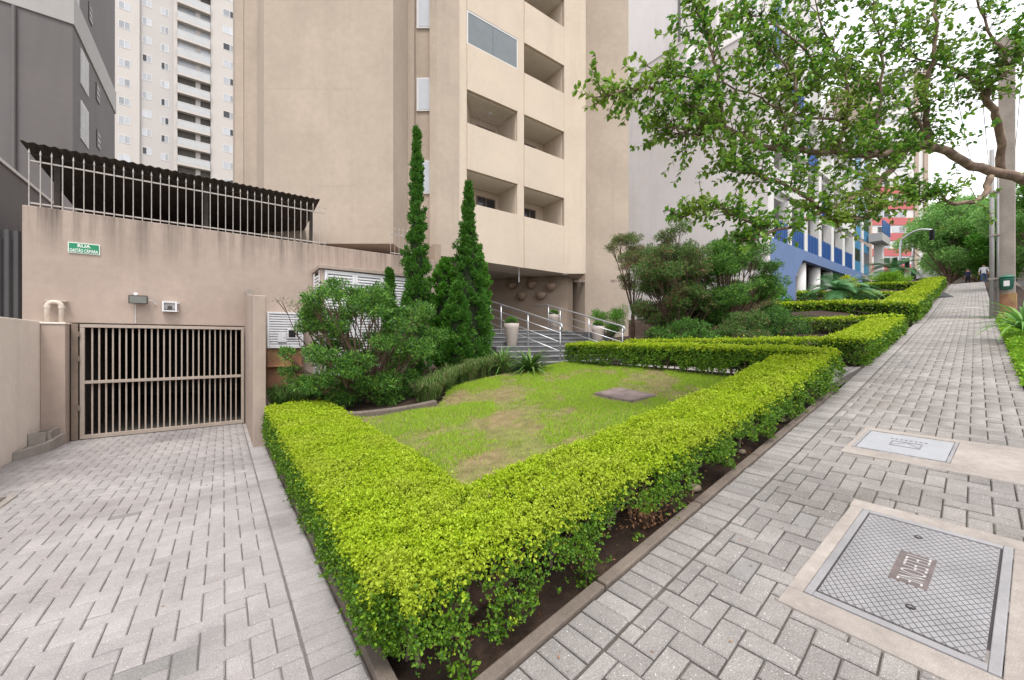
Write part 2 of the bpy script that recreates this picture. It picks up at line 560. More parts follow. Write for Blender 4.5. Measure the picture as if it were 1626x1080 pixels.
def lay(parent, rects, fn, m, n_obj=300, gap=0.007, dark=(), wob=0.002):
    me, bv, bf = paver_mesh(m)
    med = me.copy()
    med.materials.clear()
    med.materials.append(M_PAVER_DK)
    items = []
    for (s0, s1, q0, q1) in rects:
        c = fn((s0 + s1) / 2, (q0 + q1) / 2)
        ex = (fn(s1, (q0 + q1) / 2) - fn(s0, (q0 + q1) / 2))
        ey = (fn((s0 + s1) / 2, q1) - fn((s0 + s1) / 2, q0))
        lx, ly = ex.length - gap, ey.length - gap
        if lx < 0.015 or ly < 0.015:
            continue
        ex.normalize(); ey.normalize()
        n = ex.cross(ey).normalized()
        tw = random.gauss(0, 0.006)
        n2 = (n + ex * random.gauss(0, 0.006) + ey * random.gauss(0, 0.006)).normalized()
        ex2 = (ex + ey * tw)
        ex2 = (ex2 - n2 * ex2.dot(n2)).normalized()
        ey2 = n2.cross(ex2)
        c = c + n * random.gauss(0, wob)
        if lx >= ly:
            M = Matrix((ex2 * lx, ey2 * ly, n2)).transposed().to_4x4()
        else:
            M = Matrix((ey2 * ly, -ex2 * lx, n2)).transposed().to_4x4()
        M.translation = c
        key = c.length if in_view(c) else 1e3 + c.length
        items.append((key, M))
    items.sort(key=lambda t: t[0])
    for k, (key, M) in enumerate(items[:n_obj]):
        isd = any((M.translation - Vector(d)).length < r_ for d, r_ in dark)
        o = bpy.data.objects.new('paver', med if isd else me)
        COL.objects.link(o)
        o.parent = parent
        o.matrix_basis = M
    rest = items[n_obj:]
    if rest:
        hv = np.c_[bv, np.ones(len(bv))]
        V = np.concatenate([hv @ np.array(M).T[:, :3] for _, M in rest])
        F = np.concatenate([bf + i * len(bv) for i in range(len(rest))])
        stuff(finish('pavers', np_mesh('pavers', V, F), m, parent))

# ---- pavement (sidewalk)
U = 0.11
sw_xs = [-8, -4, -2, -1, -.5] + list(np.arange(0, 48.5, 0.5)) + [50, 54, 58, 62]
V, F = [], []
for x in sw_xs:
    for q in (-1.6 if x < 6 else -0.40, 1.337):
        V.append(sq(x, q, -0.014))
F = [(2 * i, 2 * i + 2, 2 * i + 3, 2 * i + 1) for i in range(len(sw_xs) - 1)]
sidewalk = struct(finish('sidewalk', np_mesh('sidewalk', [tuple(v) for v in V], F), M_JOINT, None, (0, 0, 0)))
rects = soldier(-0.6, 50, 1.117, 1.337, U) + herring(-0.6, 50, -0.40, 1.107, U)
rects += herring(-0.6, 6.0, -1.5, -0.407, U)
lay(sidewalk, rects, lambda s, q: sq(s, q, 0.0), M_PAVER, 300, dark=[((2.36, 1.02, .28), .1), ((3.18, .92, .38), .09)])

# kerb between the pavement and the beds (stops at each path)
kb = MB()
def kerb_run(mb, s0, s1, q0, q1, h0, h1, step=1.2, gap=0.008):
    s = s0
    while s < s1 - 0.05:
        e = min(s + step, s1)
        P = [sq(s + gap, q0, h0), sq(e - gap, q0, h0), sq(e - gap, q1, h0), sq(s + gap, q1, h0)]
        mb.add([tuple(p + Vector((0, 0, -0.12))) for p in P] + [tuple(p + Vector((0, 0, h1))) for p in P],
               [(0, 1, 2, 3)[::-1], (4, 5, 6, 7), (0, 1, 5, 4), (1, 2, 6, 5), (2, 3, 7, 6), (3, 0, 4, 7)])
        s = e
def kerb_stones(s0, s1):
    s = s0
    while s < s1 - 0.05:
        e = min(s + 1.2, s1)
        mb = MB()
        kerb_run(mb, s, e, 1.342, 1.412, 0.0, 0.018)
        mb.build('kerb_stone', M_KERB, sidewalk, bevel=0.008)
        s = e
kerb_stones(0.62, 7.55)
kerb_stones(9.75, 17.2)
kerb_stones(18.8, 46)

# pale concrete bands across the pavement farther up
for (s0, s1) in ((19.6, 20.0), (24.0, 24.6)):
    mb = MB()
    P = [sq(s0, -0.1, .006), sq(s1, -0.1, .006), sq(s1, 0.9, .006), sq(s0, 0.9, .006)]
    mb.add([tuple(p - Vector((0, 0, .02))) for p in P] + [tuple(p) for p in P], [(4, 5, 6, 7), (0, 1, 5, 4), (1, 2, 6, 5), (2, 3, 7, 6), (3, 0, 4, 7)])
    mb.build('concrete_patch', M_CONC, sidewalk)
mb = MB()
P = [sq(31.5, 0.75, .008), sq(37, 1.33, .008), sq(31.5, 1.33, .09)]
mb.add([tuple(p) for p in P] + [tuple(p - Vector((0, 0, .1))) for p in P], [(0, 1, 2), (0, 3, 4, 1), (1, 4, 5, 2), (2, 5, 3, 0)])
mb.build('asphalt_ramp', M_ASPHALT, sidewalk)

# verge, street kerb and road beyond the pavement
vx = list(np.arange(5.9, 62, 1.0))
def strip(name, xs_, q0, q1, h, m, parent=None):
    V = []
    for x in xs_:
        V += [tuple(sq(x, q0, h)), tuple(sq(x, q1, h))]
    F = [(2 * i, 2 * i + 2, 2 * i + 3, 2 * i + 1) for i in range(len(xs_) - 1)]
    return finish(name, np_mesh(name, V, F), m, parent, (0, 0, 0))
struct(strip('verge', vx, -1.6, -0.402, 0.01, M_SOIL))
struct(strip('road', [-60, -20, -8] + list(np.arange(-4, 62, 2.0)) + [80, 120], -10, -1.75, -0.13, M_ASPHALT))
mb = MB()
kerb_run(mb, -8, 62, -1.75, -1.6, -0.02, 0.012, 1.0)
struct(mb.build('street_kerb', M_KERB, None, (0, 0, 0)))

# ---- driveway
drv = struct(sheet('driveway', [-3.2, -1, 0.0, 0.57], [1.30, 2.0, 6, 10.5, 10.9], lambda a, b: drive_z(a, b) - 0.012, M_JOINT_D))
dfn = lambda s, q: Vector((s, q, drive_z(s, q)))
rects = herring(-2.52, 0.337, 1.36, 10.5, U) + soldier(0.345, 0.565, 1.36, 10.45, U, False)
lay(drv, rects, dfn, M_PAVER_D, 300, gap=0.0055, dark=[((-0.13, 2.62, 0), .1), ((-0.26, 2.66, 0), .09), ((-.75, 5.2, -.07), .09)], wob=0.0012)
mb = MB()
for k in range(8):
    b0 = 1.42 + k * 0.78
    mb.add([(x, y, z) for z in (-0.3, drive_z(0, b0) + 0.045) for (x, y) in ((.575, b0), (.65, b0), (.65, b0 + .772), (.575, b0 + .772))],
           [(3, 2, 1, 0), (4, 5, 6, 7), (0, 1, 5, 4), (1, 2, 6, 5), (2, 3, 7, 6), (3, 0, 4, 7)])
mb.build('bed_kerb', M_KERB, drv, bevel=0.006)
mb = MB().box(-2.35, -1.83, 5.95, 6.75, -0.14, drive_z(0, 6.3) + 0.012)
fr = mb.build('drain_frame', M_CONC, drv, bevel=0.006)
mb = MB()
for k in range(7):
    mb.box(-2.3 + k * 0.062, -2.3 + k * 0.062 + 0.035, 6.0, 6.68, drive_z(0, 6.3) + .012, drive_z(0, 6.3) + .022)
mb.build('drain_grate', M_IRONRUST, drv)

# ---- garden soil: bed under the hedges, planting bed by the garage, upper gardens
def bed_z(a, b):
    z = lawn_z(a, b) - 0.05
    edge = min((b - kerb_b(a)) / 0.9, (a - 0.65) / 0.9)
    lo = min(street(a, b), 0.118 * max(a, 0)) - 0.10 if (b - kerb_b(a)) < (a - 0.65) else drive_z(a, b) - 0.05
    t = max(0.0, min(1.0, edge))
    return lo * (1 - t) + z * t
def gsheet(name, a0, a1, b0, b1, st, zf, m):
    nx, ny = int((a1 - a0) / st) + 1, int((b1 - b0) / st) + 1
    return sheet(name, list(np.linspace(a0, a1, nx)), list(np.linspace(b0, b1, ny)), zf, m)
def garden1(a, b):
    kb_ = kerb_b(a) + 0.09
    return bed_z(a, max(b, kb_))
V, F = [], []
na, nb = 34, 40
for i in range(na + 1):
    a = 0.65 + (7.68 - 0.65) * i / na
    for j in range(nb + 1):
        b = kerb_b(a) + 0.085 + (10.6 - kerb_b(a) - 0.085) * j / nb
        V.append((a, b, bed_z(a, b)))
F = [(i * (nb + 1) + j, (i + 1) * (nb + 1) + j, (i + 1) * (nb + 1) + j + 1, i * (nb + 1) + j + 1) for i in range(na) for j in range(nb)]
struct(finish('garden_soil', np_mesh('garden_soil', V, F), M_SOIL, None, (0, 0, 0)))

def mound(a, b):
    d = b - kerb_b(a)
    return max(0.0, min(1.0, d / 2.2)) * (0.12 if a < 15.5 else 0.65)
def garden2_z(a, b):
    base = street(a, kerb_b(a))
    if a < 16:
        base = max(base, 1.0 + 0.05 * (b - 2))
    return base + mound(a, b) - 0.03
V, F = [], []
na, nb = 60, 14
for i in range(na + 1):
    a = 9.62 + (48 - 9.62) * i / na
    for j in range(nb + 1):
        b = kerb_b(a) + 0.085 + (14.0 - kerb_b(a)) * j / nb
        V.append((a, b, garden2_z(a, b)))
F = [(i * (nb + 1) + j, (i + 1) * (nb + 1) + j, (i + 1) * (nb + 1) + j + 1, i * (nb + 1) + j + 1) for i in range(na) for j in range(nb)]
struct(finish('upper_garden', np_mesh('upper_garden', V, F), M_SOIL, None, (0, 0, 0)))

# ---- lawn inside the clipped hedge
def on_lawn(a, b):
    if a < 1.2 or a > 7.15 or b < 2.2 or b > 7.36:
        return False
    if a < 1.55:
        return b < 6.4
    # planting bed edge: curb, then the curve of border grass
    lim = np.interp(a, [1.55, 2.1, 2.8, 3.05, 3.7, 4.6, 5.3, 5.7, 7.2], [6.4, 6.0, 5.95, 6.2, 7.1, 7.55, 7.6, 7.36, 7.36])
    return b < lim
V, F, vid = [], [], {}
st = 0.1
for i in range(int(6.0 / st)):
    for j in range(int(5.3 / st)):
        a, b = 1.2 + i * st, 2.2 + j * st
        if on_lawn(a + st / 2, b + st / 2):
            q = []
            for (da, db) in ((0, 0), (1, 0), (1, 1), (0, 1)):
                k = (i + da, j + db)
                if k not in vid:
                    vid[k] = len(V)
                    x, y = 1.2 + k[0] * st, 2.2 + k[1] * st
                    V.append((x, y, lawn_z(x, y) + 0.012 * math.sin(x * 3.1 + y * 2.3)))
                q.append(vid[k])
            F.append(q)
lawn = struct(finish('lawn', np_mesh('lawn', V, F), M_LAWN, None, (0, 0, 0)))
n = 230000
P = np.c_[rng.uniform(1.2, 7.15, n), rng.uniform(2.2, 7.4, n)]
keep = np.array([on_lawn(x, y) for x, y in P])
P = P[keep]
P3 = np.c_[P, np.zeros(len(P))]
dry = .8 * snoise(P3, 1.5, 3.1) + 0.5 * snoise(P3, 4.0, 1.0) + .35 * snoise(P3, 9.0, 2.0) - .02
for (ca, cb, cr, cw) in ((1.9, 3.0, .9, .75), (3.0, 5.9, .8, .45), (2.6, 4.4, .6, .35), (4.2, 6.6, .5, .35)):   # worn spots
    dry = dry + cw * np.exp(-((P[:, 0] - ca) ** 2 + (P[:, 1] - cb) ** 2) / cr ** 2)
dens = np.clip(0.95 - 0.70 * np.clip((dry - .05) / .5, 0, 1), 0, 1)
hatch_c = (P[:, 0] > 4.72) & (P[:, 0] < 5.40) & (P[:, 1] > 3.45) & (P[:, 1] < 4.32)
keep = (rng.random(len(P)) < dens) & ~hatch_c
P, dry = P[keep], dry[keep]
n = len(P)
z = 0.09 + 0.118 * P[:, 0] + 0.02 * P[:, 1] + 0.012 * np.sin(P[:, 0] * 3.1 + P[:, 1] * 2.3)
h = rng.uniform(0.022, 0.05, n) * np.where(dry > 0.15, 0.6, 1.0)
an = rng.uniform(0, 2 * np.pi, n)
le = rng.uniform(0.2, 0.95, n) * h
la = rng.uniform(0, 2 * np.pi, n)
wd = 0.0034
b0 = np.c_[P[:, 0] - wd * np.cos(an), P[:, 1] - wd * np.sin(an), z - .003]
b1 = np.c_[P[:, 0] + wd * np.cos(an), P[:, 1] + wd * np.sin(an), z - .003]
tp = np.c_[P[:, 0] + le * np.cos(la), P[:, 1] + le * np.sin(la), z + h]
V = np.stack([b0, b1, tp], 1).reshape(-1, 3)
g = finish('grass', np_mesh('grass', V, np.arange(3 * n).reshape(-1, 3), (rng.random(n) < np.clip(.20 + 1.1 * dry, .10, .85)).astype(int)), [L_GRASS, L_STRAW], None, (0, 0, 0))
stuff(g)
g['label'] = 'short patchy lawn grass with dry straw coloured spots inside the clipped hedge'
g['category'] = 'grass'

# stone hatch in the lawn
hp = [(4.75, 3.54), (5.23, 3.43), (5.36, 4.19), (4.84, 4.30)]
t_ = thing('access_hatch', (5.05, 3.87, lawn_z(5.05, 3.87)), 'weathered purple brown stone hatch slab set flat in the lawn', 'hatch')
mb = MB().prism(hp, [lawn_z(*p) - .03 for p in hp], [lawn_z(*p) + .035 for p in hp])
mb.build('slab', mat('purple_stone', (0.20, 0.155, 0.145), 0.85, 0.25, 5, 0.4, 70, speck=0.1), t_, bevel=0.01)
hi = [(5.05 + (p[0] - 5.05) * .86, 3.87 + (p[1] - 3.87) * .86) for p in hp]
mb = MB().prism(hi, [lawn_z(*p) + .03 for p in hi], [lawn_z(*p) + .042 for p in hi])
mb.build('lid', mat('purple_stone_lid', (0.22, 0.17, 0.16), 0.8, 0.25, 7, 0.3, 70), t_, bevel=0.004)

# ---- entrance path between the two hedges
def path_z(a, b):
    t = max(0.0, min(1.0, (b - kerb_b(a)) / 2.0))
    return street(a, kerb_b(a)) * (1 - t) + 0.965 * t + .0
pth = struct(sheet('entrance_path', list(np.linspace(7.62, 9.68, 6)), list(np.linspace(1.86, 7.45, 14)), lambda a, b: path_z(a, max(b, kerb_b(a))) - 0.014, M_JOINT))
rects = [r_ for r_ in herring(7.66, 9.66, 1.99, 7.40, U)]
lay(pth, rects, lambda s, q: Vector((s, q, path_z(s, q))), M_PAVER, 120)

# ---- covers in the pavement
def SP(a, b, h):
    return (a, b, street(a, b) + h)
def slab(mb, a0, a1, b0, b1, h0, h1, m=0):
    c = [(a0, b0), (a1, b0), (a1, b1), (a0, b1)]
    return mb.prism(c, [street(*p) + h0 for p in c], [street(*p) + h1 for p in c], m)
def slabp(mb, c, h0, h1, m=0):
    return mb.prism(c, [street(*p) + h0 for p in c], [street(*p) + h1 for p in c], m)

mb = MB()
slab(mb, 2.28, 2.43, -0.15, 0.80, -.02, .007); slab(mb, 3.60, 3.72, -0.15, 0.81, -.02, .0075)
slab(mb, 2.432, 3.598, 0.735, 0.802, -.02, .0065); slab(mb, 2.432, 3.598, -0.15, 0.085, -.02, .0068)
mb.build('concrete_collar', M_CONC, sidewalk, bevel=0.004)
tc = thing('manhole_cover', SP(3.0, .41, 0), 'cast iron pavement cover with a diamond tread lettered TELEFONE', 'manhole cover')
A0, A1, B0, B1 = 2.435, 3.595, 0.088, 0.732
mb = MB()
slab(mb, A0, A1, B0, B0 + .035, -.02, .010); slab(mb, A0, A1, B1 - .035, B1, -.02, .010)
slab(mb, A0, A0 + .04, B0 + .036, B1 - .036, -.02, .0105); slab(mb, A1 - .04, A1, B0 + .036, B1 - .036, -.02, .0105)
mb.build('rim', M_IRON, tc, bevel=0.003)
mb = MB()
slab(mb, A0 + .041, A1 - .041, B0 + .036, B1 - .036, -.02, .0035)
mb.build('plate', M_IRONGAP, tc)
def clip_rect(c, x0, x1, y0, y1):
    for ax, lim, sg_ in ((0, x0, 1), (0, x1, -1), (1, y0, 1), (1, y1, -1)):
        out = []
        for i, p in enumerate(c):
            q = c[i - 1]
            ip, iq = (p[ax] - lim) * sg_ >= 0, (q[ax] - lim) * sg_ >= 0
            if ip != iq:
                t = (lim - q[ax]) / (p[ax] - q[ax])
                out.append((q[0] + (p[0] - q[0]) * t, q[1] + (p[1] - q[1]) * t))
            if ip:
                out.append(p)
        c = out
        if not c:
            break
    return c
mb = MB()
ex, ey = np.array([.0245, .0165]), np.array([.0245, -.0165])
ce = np.array([(A0 + A1) / 2, (B0 + B1) / 2])
for i in range(-60, 61):
    for j in range(-60, 61):
        p = ce + i * ex + j * ey
        if abs(p[0] - ce[0]) < .150 and abs(p[1] - ce[1]) < .060:
            continue
        k = .435
        c = [p - k * ex - k * ey, p + k * ex - k * ey, p + k * ex + k * ey, p - k * ex + k * ey][::-1]
        c = clip_rect([tuple(q) for q in c], A0 + .055, A1 - .055, B0 + .045, B1 - .045)
        if len(c) > 2:
            slabp(mb, c, .002, .0085)
stuff(mb.build('diamond_tread', M_IRON, tc))
mb = MB()
slab(mb, ce[0] - .165, ce[0] + .165, ce[1] - .072, ce[1] + .072, .002, .0092)
mb.build('name_plate', M_IRONRUST, tc)
for (ha, hb) in ((3.40, .44), (2.66, .37)):
    mb = MB().lathe([(.019, 0), (.019, .012), (.011, .012), (.011, .0085)], SP(ha, hb, 0), 14)
    mb.build('lifting_hole', M_IRONGAP, tc)

def text_mesh(txt, size, extr=0.002, sx=1.0, bold=0.0):
    cu = bpy.data.curves.new('t', 'FONT')
    cu.body = txt
    cu.size = size
    cu.align_x = 'CENTER'
    cu.align_y = 'CENTER'
    cu.extrude = extr
    cu.offset = bold
    o = bpy.data.objects.new('t', cu)
    COL.objects.link(o)
    bpy.context.view_layer.update()
    me = bpy.data.meshes.new_from_object(o.evaluated_get(bpy.context.evaluated_depsgraph_get()))
    bpy.data.objects.remove(o)
    return me
tm = text_mesh('TELEFONE', .05, .001, bold=-.0007)
w = max(v.co.x for v in tm.vertices) - min(v.co.x for v in tm.vertices)
hh = max(v.co.y for v in tm.vertices) - min(v.co.y for v in tm.vertices)
tm.transform(Matrix.Diagonal((.305 / w, .098 / hh, 1, 1)))
tm.transform(Matrix.Rotation(math.pi, 4, 'Z'))
sl = Matrix.Rotation(-math.atan(.118), 4, 'Y')
tm.transform(sl)
tm.transform(Matrix.Translation(SP(ce[0], ce[1], .0115)))
finish('lettering', tm, mat('polished_iron', (0.43, 0.41, 0.415), 0.5, 0.08, 9), tc)

mb = MB()
slab(mb, 4.70, 4.88, -0.35, 1.125, -.02, .007); slab(mb, 5.53, 5.62, -0.35, 1.125, -.02, .0075)
slab(mb, 4.882, 5.528, 1.085, 1.125, -.02, .0065); slab(mb, 4.882, 5.528, -0.35, 0.445, -.02, .0068)
mb.build('concrete_collar', M_CONC, sidewalk, bevel=0.004)
t2 = thing('utility_cover', SP(5.2, .76, 0), 'pale grey rectangular pavement cover with a small raised emblem, farther up than the diamond one', 'utility cover')
M_PLATE = mat('pale_grey_plate', (0.33, 0.335, 0.36), 0.6, 0.06, 6, 0.2, 200, speck=0.1)
mb = MB(); slab(mb, 4.915, 5.495, 0.475, 1.055, -.02, .008)
mb.build('plate', M_PLATE, t2, bevel=.003)
mb = MB(); slab(mb, 4.885, 5.525, 0.448, 0.468, -.02, .009); mb.build('rim', M_IRON, t2)
mb = MB(); slab(mb, 4.885, 5.525, 1.062, 1.082, -.02, .009); mb.build('rim', M_IRON, t2)
M_EMB = mat('dull_emblem_grey', (0.20, 0.20, 0.22), 0.7, 0.1, 10)
mb = MB()
e0, e1, f0, f1 = 5.12, 5.27, .65, .86
slab(mb, e0, e0 + .012, f0, f1, .006, .0115); slab(mb, e1 - .012, e1, f0, f1, .006, .0115)
slab(mb, e0 + .012, e1 - .012, f0, f0 + .012, .006, .0115); slab(mb, e0 + .012, e1 - .012, f1 - .012, f1, .006, .0115)
slabp(mb, [(5.14, .66), (5.15, .66), (5.25, .75), (5.24, .75)], .006, .011)
slabp(mb, [(5.24, .76), (5.25, .76), (5.15, .85), (5.14, .85)], .006, .011)
for k in range(8):
    slab(mb, 5.32, 5.35, .63 + k * .033, .63 + k * .033 + .018, .006, .0105)
mb.build('emblem', M_EMB, t2)

# ================================================================ GARAGE WALL, GATE AND FITTINGS
gw = thing('garage_wall', (1.0, 10.6, -0.3), 'stained taupe rendered wall with the garage opening, its top railed with iron bars', 'wall')
mb = MB()
mb.box(-2.82, 5.0, 10.56, 10.82, 1.95, 4.0)
mb.box(-2.82, -2.22, 10.56, 10.82, -0.4, 1.949)
mb.box(0.38, 5.0, 10.56, 10.82, -0.4, 1.949)
mb.build('wall', M_TAUPE, gw, bevel=0.012)
mb = MB().box(-2.82, -2.6, 10.822, 22, -0.4, 3.99).box(4.8, 5.0, 10.822, 22, -0.4, 3.89).box(-2.598, 4.798, 10.822, 22, 3.6, 3.88)
mb.build('deck', M_TAUPE, gw)
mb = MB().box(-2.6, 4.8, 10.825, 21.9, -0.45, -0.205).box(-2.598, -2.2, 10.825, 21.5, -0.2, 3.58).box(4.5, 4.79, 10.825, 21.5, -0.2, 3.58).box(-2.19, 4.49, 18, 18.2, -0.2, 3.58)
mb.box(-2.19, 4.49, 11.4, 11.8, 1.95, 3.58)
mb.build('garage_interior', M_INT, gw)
# low wing wall on the right of the opening, running towards the street
ww = thing('wing_wall', (0.5, 9.1, -0.3), 'taupe rendered wing wall beside the garage opening at the hedge end', 'wall')
mb = MB().prism([(.40, 7.72), (.58, 7.72), (.58, 10.55), (.40, 10.55)], -.35, [2.38, 2.38, 2.66, 2.66])
mb.build('wall', M_TAUPE, ww, bevel=.012)
mb = MB().tube([(.47, 10.5, 2.70), (.47, 10.36, 2.70)], .07, 12)
mb.build('round_vent', M_POLE, ww)

gt = thing('garage_gate', (-0.9, 10.5, -0.2), 'taupe iron garage gate of upright bars with a mid rail', 'gate')
mb = MB().box(-2.215, -2.13, 10.44, 10.52, -.19, 1.935)
mb.build('gate_post', M_RUSTGATE, gt, bevel=.004)
GL, GR = -2.11, 0.37
mb = MB().box(GL, GR, 10.455, 10.505, 1.87, 1.93); mb.build('top_rail', M_GATE, gt, bevel=.003)
mb = MB().box(GL, GR, 10.455, 10.505, -.185, -.115); mb.build('bottom_rail', M_GATE, gt, bevel=.003)
mb = MB().box(GL + .061, GR - .051, 10.45, 10.498, .83, .885); mb.build('mid_rail', M_GATE, gt, bevel=.003)
mb = MB().box(GL, GL + .06, 10.457, 10.503, -.113, 1.868); mb.build('stile', M_GATE, gt, bevel=.003)
mb = MB().box(GR - .05, GR, 10.457, 10.503, -.113, 1.868); mb.build('stile', M_GATE, gt, bevel=.003)
bar0 = None
nb = 25
for k in range(nb):
    a = GL + .06 + (GR - GL - .11) * (k + 1) / (nb + 1)
    if bar0 is None:
        mb = MB().box(a - .0115, a + .0115, 10.499, 10.525, -.114, 1.869)
        bar0 = mb.build('bar', M_GATE, gt); A_ = a
    else:
        link_copy(bar0, gt, (a - A_, 0, 0))
for zz in (.35, 1.25, 1.7):
    mb = MB().tube([(-2.12, 10.43, zz), (-2.12, 10.43, zz + .09)], .016, 8); mb.build('hinge', M_RUSTGATE, gt)

# railing on the garage wall
def railing(a0, a1, b, z0, z1, n, label, thin=.008, mats=M_FENCE):
    t = thing('iron_railing', ((a0 + a1) / 2, b, z0), label, 'railing')
    mb = MB().box(a0, a1, b - .012, b + .012, z1 - .17, z1 - .145); mb.build('rail', mats, t)
    mb = MB().box(a0, a1, b - .012, b + .012, z0 + .06, z0 + .085); mb.build('rail', mats, t)
    p0 = None
    for k in range(n):
        a = a0 + (a1 - a0) * k / (n - 1)
        if p0 is None:
            mb = MB().tube([(a, b - .013 - thin, z0), (a, b - .013 - thin, z1 - .05)], thin, 6)
            mb.lathe([(.006, -.05), (.015, -.03), (.009, .015), (.001, .05)], (a, b - .013 - thin, z1), 6)
            p0 = mb.build('bar', mats, t); q = a
        else:
            link_copy(p0, t, (a - q, 0, 0))
    return t
railing(-2.76, 2.05, 10.66, 4.0, 4.98, 37, 'long white iron railing of spiked bars in front of the dark canopy')
railing(3.72, 4.55, 10.68, 4.0, 4.75, 8, 'short thin iron railing beside the tall slim cypress top', .006)

# corrugated canopy behind the railing
can = thing('corrugated_canopy', (-0.4, 13.5, 3.88), 'dark corrugated sheet canopy sloping down behind the railing', 'canopy')
V, F = [], []
nw = 150
for i in range(nw + 1):
    a = -2.86 + (1.93 + 2.86) * i / nw
    w = .014 * math.sin(i * 2 * math.pi / 4)
    for b, zz in ((10.60, 5.13), (13.5, 4.85), (17.2, 4.45)):
        V.append((a, b, zz + w))
for i in range(nw):
    for j in range(2):
        F.append((i * 3 + j, (i + 1) * 3 + j, (i + 1) * 3 + j + 1, i * 3 + j + 1))
o = finish('roof_sheet', np_mesh('roof_sheet', V, F), M_ROOF, can)
so = o.modifiers.new('thick', 'SOLIDIFY'); so.thickness = .012
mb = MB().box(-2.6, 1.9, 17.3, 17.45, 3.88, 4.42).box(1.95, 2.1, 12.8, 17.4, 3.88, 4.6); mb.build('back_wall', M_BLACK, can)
for a in (-2.5, -0.3, 1.8):
    mb = MB().box(a - .04, a + .04, 10.95, 11.03, 3.88, 5.06); mb.build('post', M_ROOF, can)
mb = MB().box(-2.8, 1.9, 10.96, 11.02, 5.015, 5.075); mb.build('beam', M_ROOF, can)

# street name plate
sg = thing('street_sign', (-2.07, 10.55, 3.25), 'green street name plate reading RUA GASTÃO CÂMARA on the garage wall', 'street sign')
mb = MB().box(-2.275, -1.865, 10.541, 10.556, 3.235, 3.43); mb.build('plate', M_SIGNWHITE, sg, bevel=.003)
mb = MB().box(-2.262, -1.878, 10.5385, 10.5405, 3.248, 3.418); mb.build('green_field', M_GREENSIGN, sg)
def wall_text(txt, ac, zc, width, height, b, m, parent, bold=.0012):
    me = text_mesh(txt, .08, .001, bold=bold)
    xs_ = [v.co.x for v in me.vertices]; ys_ = [v.co.y for v in me.vertices]
    me.transform(Matrix.Translation((-(max(xs_) + min(xs_)) / 2, -(max(ys_) + min(ys_)) / 2, 0)))
    me.transform(Matrix.Diagonal((width / (max(xs_) - min(xs_)), height / (max(ys_) - min(ys_)), 1, 1)))
    me.transform(Matrix.Rotation(math.pi / 2, 4, 'X'))
    me.transform(Matrix.Translation((ac, b, zc)))
    return finish('lettering', me, m, parent)
wall_text('RUA', -2.07, 3.377, .165, .060, 10.537, M_SIGNWHITE, sg, .002)
wall_text('GASTÃO CÂMARA', -2.07, 3.295, .36, .078, 10.537, M_SIGNWHITE, sg, .0015)

# floodlight and small vent box over the gate
fl = thing('floodlight', (-1.32, 10.5, 2.3), 'dark square floodlight fixed above the garage gate', 'floodlight')
mb = MB().prism([(-1.46, 10.38), (-1.18, 10.38), (-1.2, 10.5), (-1.44, 10.5)], [2.34, 2.34, 2.38, 2.38], [2.50, 2.50, 2.52, 2.52]); mb.build('housing', M_DARKMETAL, fl, bevel=.006)
mb = MB().box(-1.44, -1.2, 10.368, 10.3785, 2.355, 2.485); mb.build('lens', M_LAMPGLASS, fl)
mb = MB().box(-1.36, -1.28, 10.501, 10.558, 2.42, 2.5); mb.build('bracket', M_PIPE, fl)
mb = MB().tube([(-1.36, 10.47, 2.53), (-1.36, 10.41, 2.535)], .03, 10); mb.build('cap', M_WHITE, fl)
mb = MB().tube([(-1.17, 10.46, 2.43), (-1.13, 10.5, 2.42), (-1.1, 10.54, 2.38), (-1.08, 10.545, 2.35)], .008, 6); mb.build('cable', M_WHITE, fl)
mb = MB().tube([(-1.38, 10.55, 2.33), (-1.38, 10.55, 1.97)], .006, 6); mb.build('cable', M_WHITE, fl)
vb = thing('sensor_box', (-0.86, 10.5, 2.2), 'small white box with a dark slotted face beside the floodlight', 'box')
mb = MB().box(-.98, -.955, 10.44, 10.555, 2.215, 2.42).box(-.78, -.755, 10.44, 10.555, 2.215, 2.42).box(-.9549, -.7801, 10.441, 10.555, 2.395, 2.419).box(-.9549, -.7801, 10.441, 10.555, 2.216, 2.24).box(-.9549, -.7801, 10.53, 10.554, 2.2401, 2.3949); mb.build('case', M_WHITE, vb)
mb = MB().box(-.90, -.835, 10.47, 10.529, 2.28, 2.33)
for k in range(5):
    mb.box(-.945 + k * .034, -.945 + k * .034 + .014, 10.5, 10.529, 2.245, 2.27)
mb.build('inner_parts', M_DARKMETAL, vb)
mb = MB().box(-.754, -.725, 10.47, 10.55, 2.385, 2.405); mb.build('latch', M_WHITE, vb)
mb = MB().box(-.754, -.735, 10.47, 10.55, 2.22, 2.235); mb.build('latch', M_WHITE, vb)

# pillar and boundary wall on the left, with the vent pipe
pl = thing('gate_pillar', (-2.37, 10.4, -0.3), 'taupe square pillar at the left of the garage gate', 'pillar')
mb = MB().box(-2.53, -2.235, 10.22, 10.555, -.35, 1.91); mb.build('shaft', M_TAUPE, pl, bevel=.012)
mb = MB().box(-2.54, -2.225, 10.205, 10.555, 1.911, 1.945); mb.build('cap', M_LOWWALL, pl, bevel=.01)
pp = thing('vent_pipe', (-2.4, 10.38, 1.945), 'cream upside-down U vent pipe standing on the gate pillar', 'pipe')
mb = MB()
arc = [(-2.4 + .085 * math.cos(w), 10.38, 2.24 + .07 * math.sin(w)) for w in np.linspace(math.pi, 0, 9)]
mb.tube([(-2.485, 10.38, 1.945), (-2.485, 10.38, 2.24)] + arc[1:-1] + [(-2.315, 10.38, 2.24), (-2.315, 10.38, 1.945)], .036, 10)
mb.build('bend', M_PIPE, pp, smooth=True)
for a in (-2.485, -2.315):
    mb = MB().lathe([(.045, 0), (.045, .05)], (a, 10.38, 2.2), 12); mb.build('collar', M_PIPE, pp)
